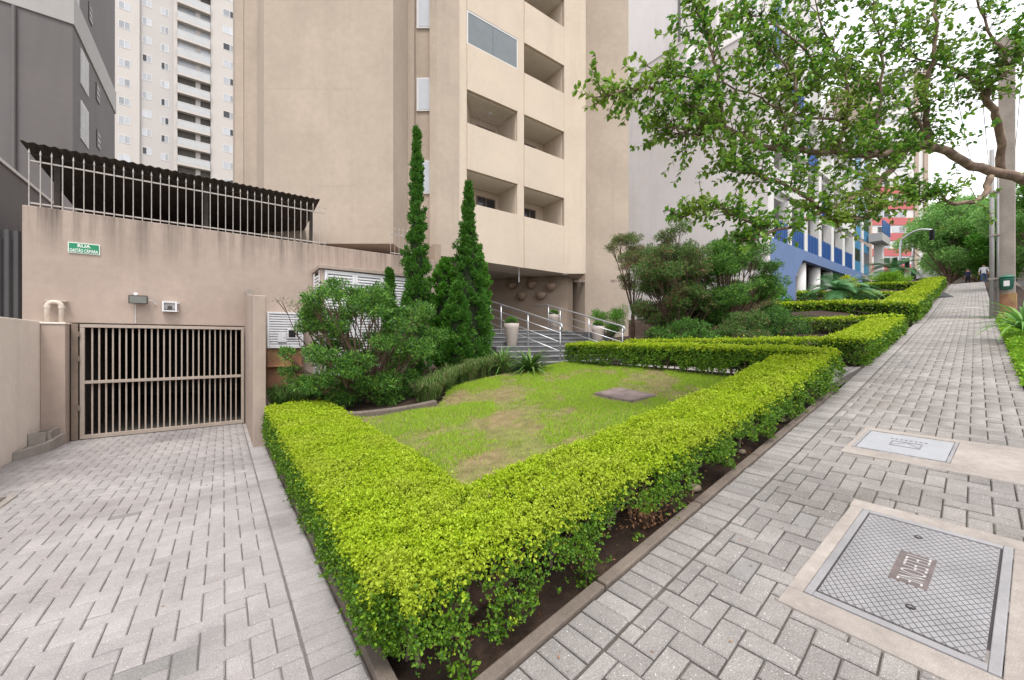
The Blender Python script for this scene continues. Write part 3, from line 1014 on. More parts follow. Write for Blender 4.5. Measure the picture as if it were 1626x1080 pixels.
mb = MB().box(-2.53, -2.27, 10.43, 10.55, 2.33, 2.345); mb.build('bracket', M_PIPE, pp)
lw = thing('boundary_wall', (-2.62, 8, -0.3), 'pale rendered boundary wall along the left side of the driveway', 'wall')
mb = MB().box(-2.75, -2.532, 3.0, 10.552, -.35, 1.96); mb.build('wall', M_LOWWALL, lw, bevel=.012)
# small kerbed planters at the foot of the pillar
kp = thing('kerb_planter', (-2.4, 9.8, -0.2), 'low kerbed gravel planter stepped at the foot of the gate pillar', 'planter')
mb = MB().prism([(-2.528, 9.12), (-2.47, 9.12), (-2.26, 9.55), (-2.235, 10.2), (-2.29, 10.2), (-2.33, 9.6), (-2.528, 9.22)], -.2, [.0 - .05, -.05, -.02, 0, 0, -.02, -.05]); mb.build('kerb', M_CONC, kp, bevel=.006)
mb = MB().prism([(-2.527, 9.68), (-2.34, 9.68), (-2.34, 9.76), (-2.527, 9.76)], -.2, .12).prism([(-2.34, 9.765), (-2.30, 9.765), (-2.30, 10.2), (-2.34, 10.2)], -.2, .118); mb.build('upper_kerb', M_CONC, kp, bevel=.006)
mb = MB().prism([(-2.527, 9.24), (-2.34, 9.62), (-2.34, 9.679), (-2.527, 9.679)], -.2, -.07).prism([(-2.527, 9.761), (-2.345, 9.761), (-2.345, 10.2), (-2.527, 10.2)], -.2, .07); mb.build('gravel', mat('grey_gravel', (.2, .19, .18), .95, .3, 20, .9, 60, speck=.5), kp)

# neighbour's dark sheet fence and the grey side wall behind it
nf = thing('sheet_fence', (-5, 10.7, 1.5), 'dark grey upright sheet metal fence at the left edge', 'fence')
p0 = None
for k in range(30):
    a = -2.86 - k * .105
    if p0 is None:
        mb = MB().prism([(a - .1, 10.70), (a - .075, 10.66), (a - .03, 10.66), (a - .005, 10.70)], .2, 3.55); p0 = mb.build('sheet', mat('dark_grey_sheet', (.075, .072, .075), .6, .1, 2, streak=.15), nf); q = a
    else:
        link_copy(p0, nf, (a - q, 0, 0))
mb = MB().box(-6.0, -2.85, 10.71, 10.75, .2, 3.4); mb.build('rail', M_DARKMETAL, nf)
for k in range(28):
    a = -2.9 - k * .11
    mb = MB().tube([(a, 10.7, 3.5), (a, 10.7, 3.66)], [.01, .002], 5); mb.build('spike', M_DARKMETAL, nf)
nw_ = thing('grey_side_wall', (-4.2, 17, 0), 'grey rendered side wall with a pale coping behind the sheet fence', 'wall')
mb = MB().box(-4.25, -4.05, 11.5, 26, -.4, 5.66); mb.build('wall', M_GREYB, nw_)
mb = MB().box(-4.29, -4.01, 11.5, 26, 5.661, 5.74); mb.build('coping', M_OFFWHITE, nw_)

# meter box on the wall right of the wing wall
mbx = thing('meter_box', (1.16, 10.4, 1.2), 'white slatted meter box with a small door and peephole beside the wing wall', 'meter box')
fb = 10.30
mb = MB().box(.80, .84, fb, 10.558, 1.46, 2.28).box(1.48, 1.52, fb, 10.558, 1.46, 2.28).box(.841, 1.479, fb, 10.558, 2.24, 2.279).box(.841, 1.479, fb, 10.558, 1.461, 1.50).box(.841, 1.479, 10.45, 10.557, 1.501, 2.239); mb.build('frame', M_LOUVRE, mbx, bevel=.004)
p0 = None
for k in range(13):
    zz = 1.505 + k * .0565
    if p0 is None:
        me_ = MB().prism([(.842, fb + .01), (1.478, fb + .01), (1.478, fb + .045), (.842, fb + .045)], [zz, zz, zz + .02, zz + .02], [zz + .03, zz + .03, zz + .05, zz + .05])
        p0 = me_.build('slat', M_LOUVRE, mbx); q = zz
    else:
        link_copy(p0, mbx, (0, 0, zz - q))
mb = MB().box(1.0, 1.17, fb - .012, fb + .009, 1.60, 1.82); d_ = mb.build('small_door', M_LOUVRE, mbx, bevel=.004)
mb = MB().box(1.13, 1.145, fb - .018, fb - .0125, 1.69, 1.71); mb.build('knob', M_DARKMETAL, d_)
mb = MB().box(1.19, 1.38, fb - .008, fb + .009, 1.68, 1.90); d_ = mb.build('peephole_frame', M_LOUVRE, mbx, bevel=.003)
mb = MB().box(1.215, 1.355, fb - .011, fb - .0085, 1.71, 1.875); mb.build('peephole', M_PANE_DK, d_)
mb = MB().box(.80, 1.50, 10.34, 10.557, .55, 1.459); mb.build('base', M_BRICKY, mbx, bevel=.02)
mb = MB().box(.79, 1.53, 10.27, 10.557, 1.03, 1.06); mb.build('ledge', M_BRICKY, mbx, bevel=.006)

# louvred utility enclosure
ue = thing('utility_enclosure', (2.85, 10.1, .5), 'utility enclosure with tall white louvre doors behind the big spreading shrub', 'enclosure')
mb = MB().box(1.74, 3.98, 9.66, 10.555, 3.27, 3.36); mb.build('roof_slab', M_TAUPE, ue, bevel=.01)
mb = MB().box(1.78, 1.86, 9.72, 9.80, .55, 3.268).box(3.88, 3.96, 9.72, 9.80, .55, 3.268).box(1.90, 3.9, 10.1, 10.55, .5, 3.26).box(1.78, 3.96, 9.72, 10.5, .4, .80); mb.build('frame', M_TAUPE, ue)
p0 = None
for (a0, a1) in ((1.865, 2.53), (2.535, 3.20), (3.205, 3.875)):
    mb = MB().box(a0, a0 + .06, 9.70, 9.74, .82, 3.25).box(a1 - .06, a1, 9.70, 9.74, .82, 3.25).box(a0 + .061, a1 - .061, 9.70, 9.74, 3.17, 3.249).box(a0 + .061, a1 - .061, 9.70, 9.74, .821, .90)
    dr_ = mb.build('louvre_door', M_LOUVRE, ue, bevel=.003)
    for k in range(34):
        zz = .905 + k * .0665
        if p0 is None:
            mb = MB().prism([(a0 + .062, 9.705), (a1 - .062, 9.705), (a1 - .062, 9.745), (a0 + .062, 9.745)], [zz, zz, zz + .03, zz + .03], [zz + .03, zz + .03, zz + .06, zz + .06])
            p0 = mb.build('slat', M_LOUVRE, dr_); q = (a0, zz)
        else:
            link_copy(p0, dr_, (a0 - q[0], 0, zz - q[1]))
mb = MB().box(1.765, 1.779, 9.80, 9.86, .82, 3.25).box(1.765, 1.779, 10.35, 10.5, .82, 3.25); sd_ = mb.build('side_louvre', M_LOUVRE, ue)
for k in range(30):
    zz = .9 + k * .076
    mb = MB().box(1.766, 1.778, 9.861, 10.349, zz, zz + .045); mb.build('slat', M_LOUVRE, sd_)

# ================================================================ APARTMENT BUILDING WITH BALCONIES
TOP = 27.0
ab = thing('apartment_building', (7, 14, 0.9), 'beige apartment block with angled walls and stacked balconies over the entrance', 'building')
outer = [(.97, 13.59), (4.03, 11.33), (4.95, 12.51), (5.11, 12.40), (5.26, 12.60), (5.66, 12.30), (5.55, 12.13), (5.76, 11.99), (6.56, 11.94), (6.56, 13.3), (11.58, 13.3), (11.58, 11.95), (12.32, 11.42), (13.4, 12.9), (13.4, 22), (.97, 22)]
mb = MB().prism(outer, 4.5, TOP)
mb.build('wall', M_STUCCO, ab)
mb = MB().prism([(0.61, 16.97), (3, 15.2), (3, 21), (.61, 21)], 3.89, TOP).prism([(0.35, 17.3), (.6, 17.1), (.6, 21), (.35, 21)], 3.89, TOP)
mb.build('rear_wall', M_STUCCO, ab)
mb = MB().prism([(13.41, 12.46), (15.03, 11.28), (16.6, 13.3), (13.41, 15.6)], .8, TOP)
mb.build('side_wing', M_STUCCO, ab)
LIN_ = mat('bounce_lit_ceiling', (.76, .70, .63), .9, .04, 1)  # ceiling lightened; light bounced from below is put into the colour
# faint repainted fields on the blank wall, a skin of paint thick
def wallA(t, d):
    p, q_ = Vector((.97, 13.59)), Vector((4.03, 11.33))
    u_ = (q_ - p).normalized()
    r_ = p + (q_ - p) * t + Vector((u_.y, -u_.x)) * d
    return (r_.x, r_.y)
for k_, (t0, t1, z0, z1, dv) in enumerate(((.02, .68, 9.05, 11.6, .985), (.02, .70, 6.2, 9.0, 1.012), (.72, .99, 5.0, 13.0, .985), (.05, .66, 11.65, 14.3, 1.02))):
    mb = MB().prism([wallA(t0, .0015), wallA(t1, .0015), wallA(t1, 0), wallA(t0, 0)], z0, z1)
    mb.build('paint_patch', mat('repainted_stucco', (.435 * dv, .355 * dv, .292 * dv), .9, .08, .6, .25, 90, streak=.1), ab)
# piers between balconies
for (a0, a1) in ((6.563, 6.89), (9.12, 9.45)):
    mb = MB().box(a0, a1, 11.985, 13.299, 4.5, TOP); mb.build('pier', M_CREAM, ab)
mb = MB().prism([(11.585, 11.94), (12.315, 11.405), (12.40, 11.53), (11.585, 12.1)], 4.49, TOP); mb.build('corner_pier', M_CREAM, ab)
for n_ in range(8):
    zb = 4.5 if n_ == 0 else 7.68 + 2.8 * (n_ - 1)
    zt = 6.5 + 2.8 * n_
    for (a0, a1) in ((6.891, 9.119), (9.451, 11.579)):
        mb = MB().box(a0, a1, 11.95, 12.09, zb, zt).box(a0, a1, 12.0905, 13.299, zb, zb + .3 if n_ else 5.35)
        mb.build('balcony_parapet', M_CREAM, ab)
        zc = (zb if n_ else 4.5)
        mb = MB().box(a0 + .001, a1 - .001, 12.092, 13.25, 7.66 + 2.8 * n_, 7.679 + 2.8 * n_); mb.build('balcony_ceiling', M_CREAM if False else LIN_, ab)
        mb = MB().box(a0 + .001, a1 - .001, 13.26, 13.298, 5.66 + 2.8 * n_, 7.659 + 2.8 * n_); mb.build('balcony_back', M_CREAM, ab)
        mb = MB().box(a1 - .02, a1 - .001, 12.092, 13.255, 5.66 + 2.8 * n_, 7.659 + 2.8 * n_); mb.build('balcony_side', M_CREAM, ab)
    # doors and windows at the back of the balconies
    zf = 5.36 + 2.8 * n_
    for (a0, a1, hz) in ((8.05, 8.95, 2.05), (10.4, 11.1, 2.05)):
        mb = MB().box(a0, a1, 13.235, 13.2595, zf + .55, zf + hz); w_ = mb.build('balcony_window', M_RUSTGATE, ab)
        for (c0, c1) in ((a0 + .05, (a0 + a1) / 2 - .02), ((a0 + a1) / 2 + .02, a1 - .05)):
            mb = MB().box(c0, c1, 13.23, 13.2345, zf + .6, zf + hz - .05); mb.build('pane', M_PANE_DK, w_)
# mesh net on the middle balcony
mb = MB()
for k in range(24):
    a = 6.95 + k * .09
    mb.box(a, a + .006, 12.11, 12.116, 9.3, 10.2)
for k in range(9):
    mb.box(6.9, 9.1, 12.117, 12.122, 9.32 + k * .1, 9.326 + k * .1)
mb.build('safety_net', M_RUSTGATE, ab)
mb = MB().lathe([(.02, 0), (.11, -.0), (.11, .05), (.03, .07)], (8.3, 12.7, 10.40), 14); mb.build('ceiling_lamp', M_WHITE, ab)
for n_ in range(8):               # splayed inner jambs
    for a0 in (6.895, 9.455):
        mb = MB().prism([(a0, 12.092), (a0 + .86, 13.225), (a0, 13.225)], 5.66 + 2.8 * n_, 7.658 + 2.8 * n_); mb.build('jamb', M_CREAM, ab)
# one balcony closed in with glass
gz0, gz1 = 12.1, 13.28
mb = MB().box(6.892, 9.118, 11.96, 12.0, gz1 - .07, gz1).box(6.892, 9.118, 11.96, 12.0, gz0 + .001, gz0 + .03).box(6.892, 6.93, 11.961, 11.999, gz0 + .031, gz1 - .071).box(9.08, 9.118, 11.961, 11.999, gz0 + .031, gz1 - .071)
gf = mb.build('balcony_glazing', M_WINFRAME, ab)
M_BGL = mat('grey_blue_glazing', (.10, .12, .13), .03, .15, .5, spec=1.0)
M_LINING = mat('bounce_lit_lining', (.74, .68, .62), .9, .04, 1)  # lightened the same way for bounced light; not assigned
for (c0, c1) in ((6.932, 7.98), (7.99, 9.078)):
    mb = MB().box(c0, c1, 11.972, 11.984, gz0 + .031, gz1 - .071); mb.build('pane', M_BGL, gf)
# strip of windows in the slot
def slot_pt(t, d):
    p, q_ = Vector((5.26, 12.60)), Vector((5.66, 12.30))
    u_ = (q_ - p).normalized(); n_ = Vector((-u_.y, u_.x))
    r_ = p + (q_ - p) * t - n_ * d
    return (r_.x, r_.y)
for n_ in range(6):
    z0 = 6.62 + 2.8 * n_
    mb = MB().prism([slot_pt(.08, .05), slot_pt(.96, .05), slot_pt(.96, .0), slot_pt(.08, .0)], z0, z0 + 1.12); w_ = mb.build('slot_window', M_WINFRAME, ab)
    mb = MB().prism([slot_pt(.22, .056), slot_pt(.92, .056), slot_pt(.92, .051), slot_pt(.22, .051)], z0 + .05, z0 + 1.07); mb.build('pane', M_PANE_CURT, w_)
# entrance porch
mb = MB().box(5.001, 5.2, 10.57, 17.2, .6, 4.49); mb.build('porch_wall', M_PORCH, ab)
mb = MB().prism([(12.1, 12.3), (12.9, 12.75), (12.9, 17.5), (8.4, 17.5), (8.4, 17.27)], .9, 4.49); mb.build('porch_wall', M_PORCH, ab)
mb = MB().prism([(5.21, 10.68), (13.3, 10.68), (13.3, 13.4), (9.6, 17.2), (5.21, 17.2)], .5, 1.995); mb.build('porch_floor', M_STEP, ab)
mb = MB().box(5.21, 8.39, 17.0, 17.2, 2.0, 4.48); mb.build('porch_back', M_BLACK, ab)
mb = MB().prism([(12.91, 12.70), (13.4, 12.47), (15.0, 11.3), (15.06, 11.38), (13.5, 12.6), (12.95, 12.85)], 4.35, 4.47); mb.build('ledge', M_TAUPE, ab)
mb = MB().tube([(9.33, 12.15, 4.5), (9.33, 12.15, 3.95)], .012, 6); mb.build('hanging_rod', M_WHITE, ab)
mb = MB().lathe([(.12, 0), (.12, .03)], (11.75, 12.05, 4.465), 16); mb.build('porch_lamp', M_WHITE, ab)

# clay bowls on the porch wall
BOWLS = ((10.47, 14.15, 4.18), (10.74, 13.79, 3.68), (11.02, 13.42, 4.17), (11.26, 13.09, 3.68), (11.53, 12.73, 4.05))
for k, (px_, zz, lab) in enumerate(((815, 453, 'clay half bowl on the porch wall, farthest into the shade'), (830, 470, 'lower clay half bowl on the porch wall, second from the shade'),
                                   (846, 452, 'upper clay half bowl with a trailing plant in the middle of the porch wall'), (860, 469, 'lower clay half bowl on the porch wall under the trailing plants'),
                                   (876, 455, 'clay half bowl with trailing leaves nearest the porch corner'))):
    a, b, zz = BOWLS[k]
    t = thing('wall_bowl', (a, b, zz), lab, 'bowl', 'bowls on the porch wall')
    mb = MB().lathe([(.04, -.19), (.15, -.15), (.22, -.04), (.24, .08), (.21, .08), (.16, .02)], (a, b, zz), 16); mb.build('bowl', M_BOWL, t, smooth=True)

# ================================================================ ENTRANCE STEPS, RAILS, PLANTERS
stp = thing('entrance_steps', (8, 9, .9), 'wide grey stone steps with pale nosings up to the porch', 'steps')
for k in range(8):
    b0 = 7.36 + k * .416
    zt = .965 + .13 * (k + 1)
    mb = MB().box(5.85, 10.45, b0, b0 + .4155 if k < 7 else 10.675, .5, zt - .03); s_ = mb.build('step', M_STEP, stp)
    mb = MB().box(5.85, 10.45, b0 - .015, b0 + .40, zt - .0295, zt); mb.build('nosing', M_NOSE, s_, bevel=.004)
def rail_z(b):
    return 2.06 + (b - 7.36) * .264
for a, lab in ((7.05, 'steel handrail on the left of the entrance steps, beside the nearest planter'), (9.6, 'steel handrail on the right of the entrance steps')):
    t = thing('handrail', (a, 9, .97), lab, 'handrail', 'handrails of the entrance steps')
    mb = MB().tube([(a, 7.40, 1.9), (a, 7.34, 1.98), (a, 7.37, 2.05), (a, 7.5, rail_z(7.5)), (a, 10.75, rail_z(10.75))] + ([(a, 11.5, rail_z(10.75) + .02)] if a > 9 else []), .024, 8); mb.build('top_rail', M_STEEL, t, smooth=True)
    for dz in (.24, .48, .72):
        mb = MB().tube([(a, 7.42, rail_z(7.42) - dz), (a, 10.7, rail_z(10.7) - dz)], .013, 6); mb.build('lower_rail', M_STEEL, t, smooth=True)
    for b in (7.42, 8.75, 10.1, 10.72):
        zg = .965 + .13 * (int((b - 7.36) / .416) + 1)
        mb = MB().tube([(a, b, min(zg, 2.0)), (a, b, rail_z(b) - .02)], .02, 8); mb.build('post', M_STEEL, t, smooth=True)

def leaf_ball(P0, r, n, L, W_, m, name, parent, squash=1.0):
    d = rng.normal(size=(n, 3)); d /= np.linalg.norm(d, axis=1)[:, None]
    P = np.array(P0) + d * (r * rng.uniform(.86, 1.02, n))[:, None] * [1, 1, squash]
    V, F = leaves(P, d, L, W_)
    return stuff(finish(name, np_mesh(name, V, F), m, parent))

def leaves(P, N, L, W_, spread=.9, fold=.12, up=0.0):
    """rhombic folded leaves growing from P, roughly along N"""
    n = len(P)
    t = N + rng.normal(0, spread, (n, 3))
    t[:, 2] += up
    t /= np.linalg.norm(t, axis=1)[:, None]
    r_ = rng.normal(size=(n, 3))
    s = np.cross(t, r_); s /= np.linalg.norm(s, axis=1)[:, None] + 1e-9
    nn = np.cross(s, t)
    sc = rng.uniform(.7, 1.3, n)[:, None]
    L = np.broadcast_to(np.asarray(L, float).reshape(-1, 1), (n, 1)) * sc
    W_ = np.broadcast_to(np.asarray(W_, float).reshape(-1, 1), (n, 1)) * sc
    p1 = P + t * L * .55 + s * W_ * .5 + nn * W_ * fold
    p2 = P + t * L
    p3 = P + t * L * .55 - s * W_ * .5 + nn * W_ * fold
    V = np.stack([P, p1, p2, p3], 1).reshape(-1, 3)
    F = np.arange(4 * n).reshape(-1, 4)
    return V, F

for (a, b, zz, lab) in ((6.54, 8.86, .965 + .13 * 4, 'tapered pale pot with a clipped ball plant on the steps left of the left rail'),
                        (9.98, 10.85, 1.995, 'tapered pale pot with a clipped ball plant at the top of the steps'),
                        (9.98, 8.7, .965 + .13 * 4, 'tapered pale pot with a clipped ball plant on the steps right of the right rail')):
    t = thing('potted_topiary', (a, b, zz), lab, 'planter', 'potted ball plants on the steps')
    h_ = .64
    mb = MB().lathe([(.125, 0), (.14, .02), (.205, h_ * .8), (.215, h_), (.195, h_), (.185, h_ - .04)], (a, b, zz), 24); mb.build('pot', M_POT, t, smooth=True)
    mb = MB().lathe([(.17, 0), (.185, .05), (.15, .12), (.07, .17), (.001, .185)], (a, b, zz + h_ - .03), 16); mb.build('ball_core', M_HCORE, t, smooth=True)
    leaf_ball((a, b, zz + h_ + .0), .185, 2200, .022, .014, L_BUSH, 'ball_foliage', t)

# ================================================================ NEIGHBOURING AND FAR BUILDINGS
# ---- pale tower far behind the canopy
tw = thing('tower_block', (-4, 85, -0.6), 'pale cream tower block far behind the canopy, with a column of balconies', 'building')
mb = MB().box(-12.7, 6, 79.8, 96, -.6, 72); mb.build('wall', M_TOWER, tw)
for (a0, a1) in ((-12.75, -9.95), (-6.12, -5.68), (-1.6, 6.05)):
    mb = MB().box(a0, a1, 79.4, 79.799, -.6, 72.2); mb.build('pilaster', M_TOWER2, tw)
wcache = {}
M_GLR = mat('pale_glass_rail', (.47, .47, .48), .2, .05, 1, spec=.6)
def far_window(parent, a0, a1, z1, h, b, dark=0):
    w = a1 - a0
    key = round(w, 2)
    z0 = z1 - h
    if key not in wcache:
        mb = MB().box(a0, a1, b - .03, b - .001, z0, z0 + .07).box(a0, a1, b - .03, b - .001, z1 - .07, z1).box(a0, a0 + .06, b - .03, b - .001, z0 + .071, z1 - .071).box(a1 - .06, a1, b - .03, b - .001, z0 + .071, z1 - .071).box((a0 + a1) / 2 - .03, (a0 + a1) / 2 + .03, b - .03, b - .001, z0 + .071, z1 - .071)
        o = mb.build('window', M_WINFRAME, parent)
        mb = MB().box(a0 + .061, (a0 + a1) / 2 - .031, b - .015, b - .002, z0 + .072, z1 - .072)
        p = mb.build('pane', M_PANE, o)
        mb = MB().box((a0 + a1) / 2 + .031, a1 - .061, b - .015, b - .002, z0 + .072, z1 - .072)
        q_ = mb.build('pane', M_PANE, o)
        mb = MB().box(a0, a1, b - .05, b - .031, z1 + .001, z1 + .09)
        pd = p.data.copy(); pd.materials.clear(); pd.materials.append(M_PANE_DK)
        qd = q_.data.copy(); qd.materials.clear(); qd.materials.append(M_PANE_DK)
        wcache[key] = (o, p, q_, (a0, b, z1), pd, qd)
        first = True
    else:
        o, p, q_, ref, pd, qd = wcache[key]
        off = (a0 - ref[0], b - ref[1], z1 - ref[2])
        o = link_copy(o, parent, off)
        p = link_copy(p, o, (0, 0, 0)); q_ = link_copy(q_, o, (0, 0, 0))
    c = wcache[key]
    if dark == 1: p.data = c[4]
    if dark == 2: q_.data = c[5]
    if dark == 3: p.data = c[4]; q_.data = c[5]
    return o
for k in range(-3, 11):
    dz = -2.78 * k
    rd = lambda: random.choice((0, 0, 0, 1, 2))
    far_window(tw, -12.19, -10.94, 51.17 + dz, 1.12, 79.4, 0)
    far_window(tw, -9.72, -8.68, 50.3 + dz, 1.1, 79.8, rd())
    far_window(tw, -7.62, -6.69, 52.75 + dz, 1.1, 79.8, rd())
    far_window(tw, -.01, 1.84, 53.4 + dz, 1.15, 79.4, rd())
    z1 = 51.28 + dz
    mb = MB().box(-5.66, -1.62, 79.0, 79.798, z1 - .02, z1 + .38); s_ = mb.build('balcony', M_TOWER2, tw)
    mb = MB().box(-5.66, -1.62, 79.76, 79.797, z1 - 2.38, z1 - .03); mb.build('recess', M_PANE if k in (0, 1, 2, -1) else M_INT, s_)  # flat panel; on most floors the recess shade is in its dark colour
    mb = MB().box(-3.5, -2.9, 79.70, 79.759, z1 - 2.38, z1 - .03).box(-2.88, -1.64, 79.72, 79.758, z1 - 1.9, z1 - 1.0); mb.build('pier', M_TOWER, s_)
    mb = MB().box(-5.64, -1.64, 79.02, 79.05, z1 - 2.38, z1 - 1.42); mb.build('glass_rail', M_GLR, s_)
    mb = MB().box(-5.66, -1.62, 79.0, 79.07, z1 - 1.42, z1 - 1.36); mb.build('handrail', M_WINFRAME, s_)

# ---- grey neighbour at the left edge
M_GPANE = mat('dull_grey_pane', (.22, .23, .26), .15, .1, 2, spec=.6)  # darker grey glass than the other panes
gb = thing('grey_house', (-12, 32, -.6), 'dark grey rendered block with a light grey band, at the left edge', 'building')
mb = MB().box(-22, -6.19, 29.47, 39.15, -.6, 17.85); mb.build('wall', M_GREYB, gb)
mb = MB().box(-22.1, -6.12, 29.40, 39.2, 17.851, 19.4); mb.build('band', M_GREYBAND, gb, bevel=.02)
mb = MB().box(-21.5, -6.6, 30.2, 41.8, 19.401, 30); mb.build('upper_wall', M_GREYB, gb)
for (b0, b1, z0, z1, xx) in ((30.73, 32.2, 15.55, 17.45, -6.19), (30.73, 32.2, 12.6, 14.65, -6.19), (31.2, 32.4, 20.3, 22.2, -6.6)):
    mb = MB().box(xx + .001, xx + .05, b0, b1, z0, z1); w_ = mb.build('window', M_WINFRAME, gb)
    for (c0, c1) in ((b0 + .07, (b0 + b1) / 2 - .04), ((b0 + b1) / 2 + .04, b1 - .07)):
        mb = MB().box(xx + .051, xx + .056, c0, c1, z0 + .07, z1 - .07); mb.build('pane', M_GPANE, w_)
for (b0, b1, z0, z1, xx) in ((33.96, 34.7, 16.3, 17.35, -6.19), (34.1, 34.85, 13.5, 14.55, -6.19), (34.5, 35.2, 21.3, 22.4, -6.6)):
    mb = MB().box(xx + .001, xx + .04, b0, b1, z0, z1); w_ = mb.build('vent_window', M_DARKMETAL, gb)
    for kk in range(3):
        mb = MB().box(xx + .041, xx + .06, b0 + .05, b1 - .05, z0 + .1 + kk * .33, z0 + .2 + kk * .33); mb.build('slat', M_PANE, w_)
mb = MB().tube([(-8.1, 29.38, 0), (-8.1, 29.38, 17.8)], .07, 8); mb.build('downpipe', M_GREYB, gb)

# ---- white and blue building up the street
bb = thing('blue_and_white_block', (34, 14, 3), 'off-white block with blue ground floor and blue balcony panels up the street', 'building')
PA = 24.1; PB = 8.9
mb = MB().box(PA, PA + .3, PB, 13.6, 2.5, 19.2).box(PA, PA + .3, 13.601, 24, 1.5, 21.2); mb.build('party_wall', M_PARTY, bb)
mb = MB().box(PA - .04, PA + .32, PB, 13.62, 19.201, 19.28).box(PA - .04, PA + .32, 13.621, 24, 21.201, 21.28).box(PA + .301, PA + 5, 13.602, 13.75, 19.2, 21.2); mb.build('coping', M_OFFWHITE, bb)
mb = MB().box(26.0, 46, 12.6, 26, 19, 45); mb.build('tower_wall', M_PARTY, bb)
mb = MB().box(25.96, 26.0, 22.6, 23.1, 15, 45).box(25.97, 25.999, 15.1, 15.3, 19, 45); mb.build('drain_pipe', M_GREYB, bb)
for k in range(5):
    zz = 24.0 + 2.8 * k
    mb = MB().box(25.97, 25.998, 21.2, 21.8, zz, zz + 1.0); w_ = mb.build('window', M_DARKMETAL, bb)
    mb = MB().box(25.95, 25.969, 21.25, 21.75, zz + .05, zz + .95); mb.build('pane', M_PANE_DK, w_)
# set-back tower front: bands of windows and blue panels
for k in range(9):
    z0 = 20.2 + 2.8 * k
    for j in range(6):
        a0 = 27.0 + j * 3.2
        mb = MB().box(a0, a0 + 1.9, 12.56, 12.599, z0, z0 + 1.3); w_ = mb.build('window', M_WINFRAME, bb)
        mb = MB().box(a0 + .08, a0 + .92, 12.55, 12.5595, z0 + .08, z0 + 1.22); mb.build('pane', M_PANE_DK if (j + k) % 3 else M_PANE, w_)
        mb = MB().box(a0 + .98, a0 + 1.82, 12.55, 12.5595, z0 + .08, z0 + 1.22); mb.build('pane', M_PANE_DK if (j * k) % 2 else M_PANE, w_)
        if j == 3:
            mb = MB().box(a0 - 1.15, a0 - .1, 12.5, 12.598, z0 - 1.2, z0 + 1.3); mb.build('blue_panel', M_BLUE2, bb)
# ground floor: blue end wall, band, columns, shop behind
E1 = 47.6
mb = MB().prism([(PA + .301, PB), (28.2, PB), (28.2, PB + .35), (PA + .301, PB + .35)], 3.0, 7.43); mb.build('blue_wall', M_BLUE, bb)
mb = MB().add([(28.201, PB, 5.6), (28.201, PB, 6.8), (29.5, PB, 6.8), (28.201, PB + .34, 5.6), (28.201, PB + .34, 6.8), (29.5, PB + .34, 6.8)], [(0, 2, 1), (3, 4, 5), (0, 3, 5, 2), (1, 2, 5, 4), (0, 1, 4, 3)]); mb.build('blue_bracket', M_BLUE, bb)
mb = MB().box(28.201, 43.4, PB, PB + .35, 6.8, 7.43).prism([(41.2, PB + .01), (43.4, PB + .01), (43.4, PB + .34), (41.2, PB + .34)], 4.5, 6.799); mb.build('blue_band', M_BLUE, bb)
for k, a in enumerate((30.6, 33.4, 36.2, 39.0, 41.0)):
    mb = MB().lathe([(.36, 0), (.36, 4.2)], (a, PB + .55, 2.6), 18); mb.build('column', M_OFFWHITE, bb, smooth=True)
mb = MB().box(PA + .302, E1, PB + 3.2, PB + 3.4, 2.5, 7.0).box(PA + .302, E1, PB + .36, PB + 3.19, 7.0, 7.2); mb.build('shop_front', M_INT, bb)
mb = MB().box(PA + .302, E1, PB + .01, PB + 3.2, 2.2, 3.75); mb.build('plinth', M_CONC, bb)
for k, a in enumerate((31.6, 34.6, 37.4)):
    mb = MB().box(a, a + 1.3, PB + 3.15, PB + 3.19, 4.0, 6.2); w_ = mb.build('shop_window', M_WINFRAME, bb)
    mb = MB().box(a + .08, a + 1.22, PB + 3.13, PB + 3.149, 4.1, 6.1); mb.build('pane', M_PANE, w_)
mb = MB().box(29.6, 30.1, PB + .5, PB + .55, 5.9, 6.35); mb.build('hanging_panel', M_PANE_CURT, bb)
mb = MB().box(38.1, 38.9, PB + .1, PB + .14, 6.15, 6.45); mb.build('hanging_panel', mat('yellow_panel', (.6, .5, .2), .6, .05), bb)
# upper floors
for k in range(4):
    z0 = 7.431 + 2.9 * k
    mb = MB().box(PA + .302, E1, PB + .36, 13.59, z0 - .3, z0 - .001).box(PA + .302, E1, PB + 1.6, PB + 1.75, z0, z0 + 2.59); mb.build('floor', M_OFFWHITE, bb)
    for j in range(8):
        a0 = PA + .32 + j * 2.7
        mb = MB().box(a0, a0 + .55, PB + .02, PB + .5, z0, z0 + 2.59); mb.build('pier', M_OFFWHITE, bb)
        if j < 6:
            bl_ = M_BLUE2 if k == 0 or (j + k) % 4 == 0 else M_OFFWHITE
            mb = MB().box(a0 + .551, a0 + 2.699, PB + .06, PB + .11, z0 + .02, z0 + 1.15); p_ = mb.build('balcony_panel', bl_, bb)
            for i in range(7):
                mb = MB().box(a0 + .7 + i * .29, a0 + .74 + i * .29, PB + .03, PB + .0595, z0 + .02, z0 + 1.2); mb.build('upright', bl_, p_)
        else:
            mb = MB().box(a0 + .551, a0 + 2.699, PB + .1, PB + .15, z0 + .02, z0 + 2.58); p_ = mb.build('teal_panel', M_TEAL, bb)
            mb = MB().box(a0 + .7, a0 + 2.55, PB + .09, PB + .0995, z0 + .9, z0 + 1.9); mb.build('pane', M_PANE_DK, p_)
        mb = MB().box(a0 + .9, a0 + 2.3, PB + 1.57, PB + 1.599, z0 + .1, z0 + 2.1); w_ = mb.build('balcony_door', M_WINFRAME, bb)
        mb = MB().box(a0 + 1.0, a0 + 2.2, PB + 1.55, PB + 1.5695, z0 + .15, z0 + 2.0); mb.build('pane', M_PANE_DK, w_)
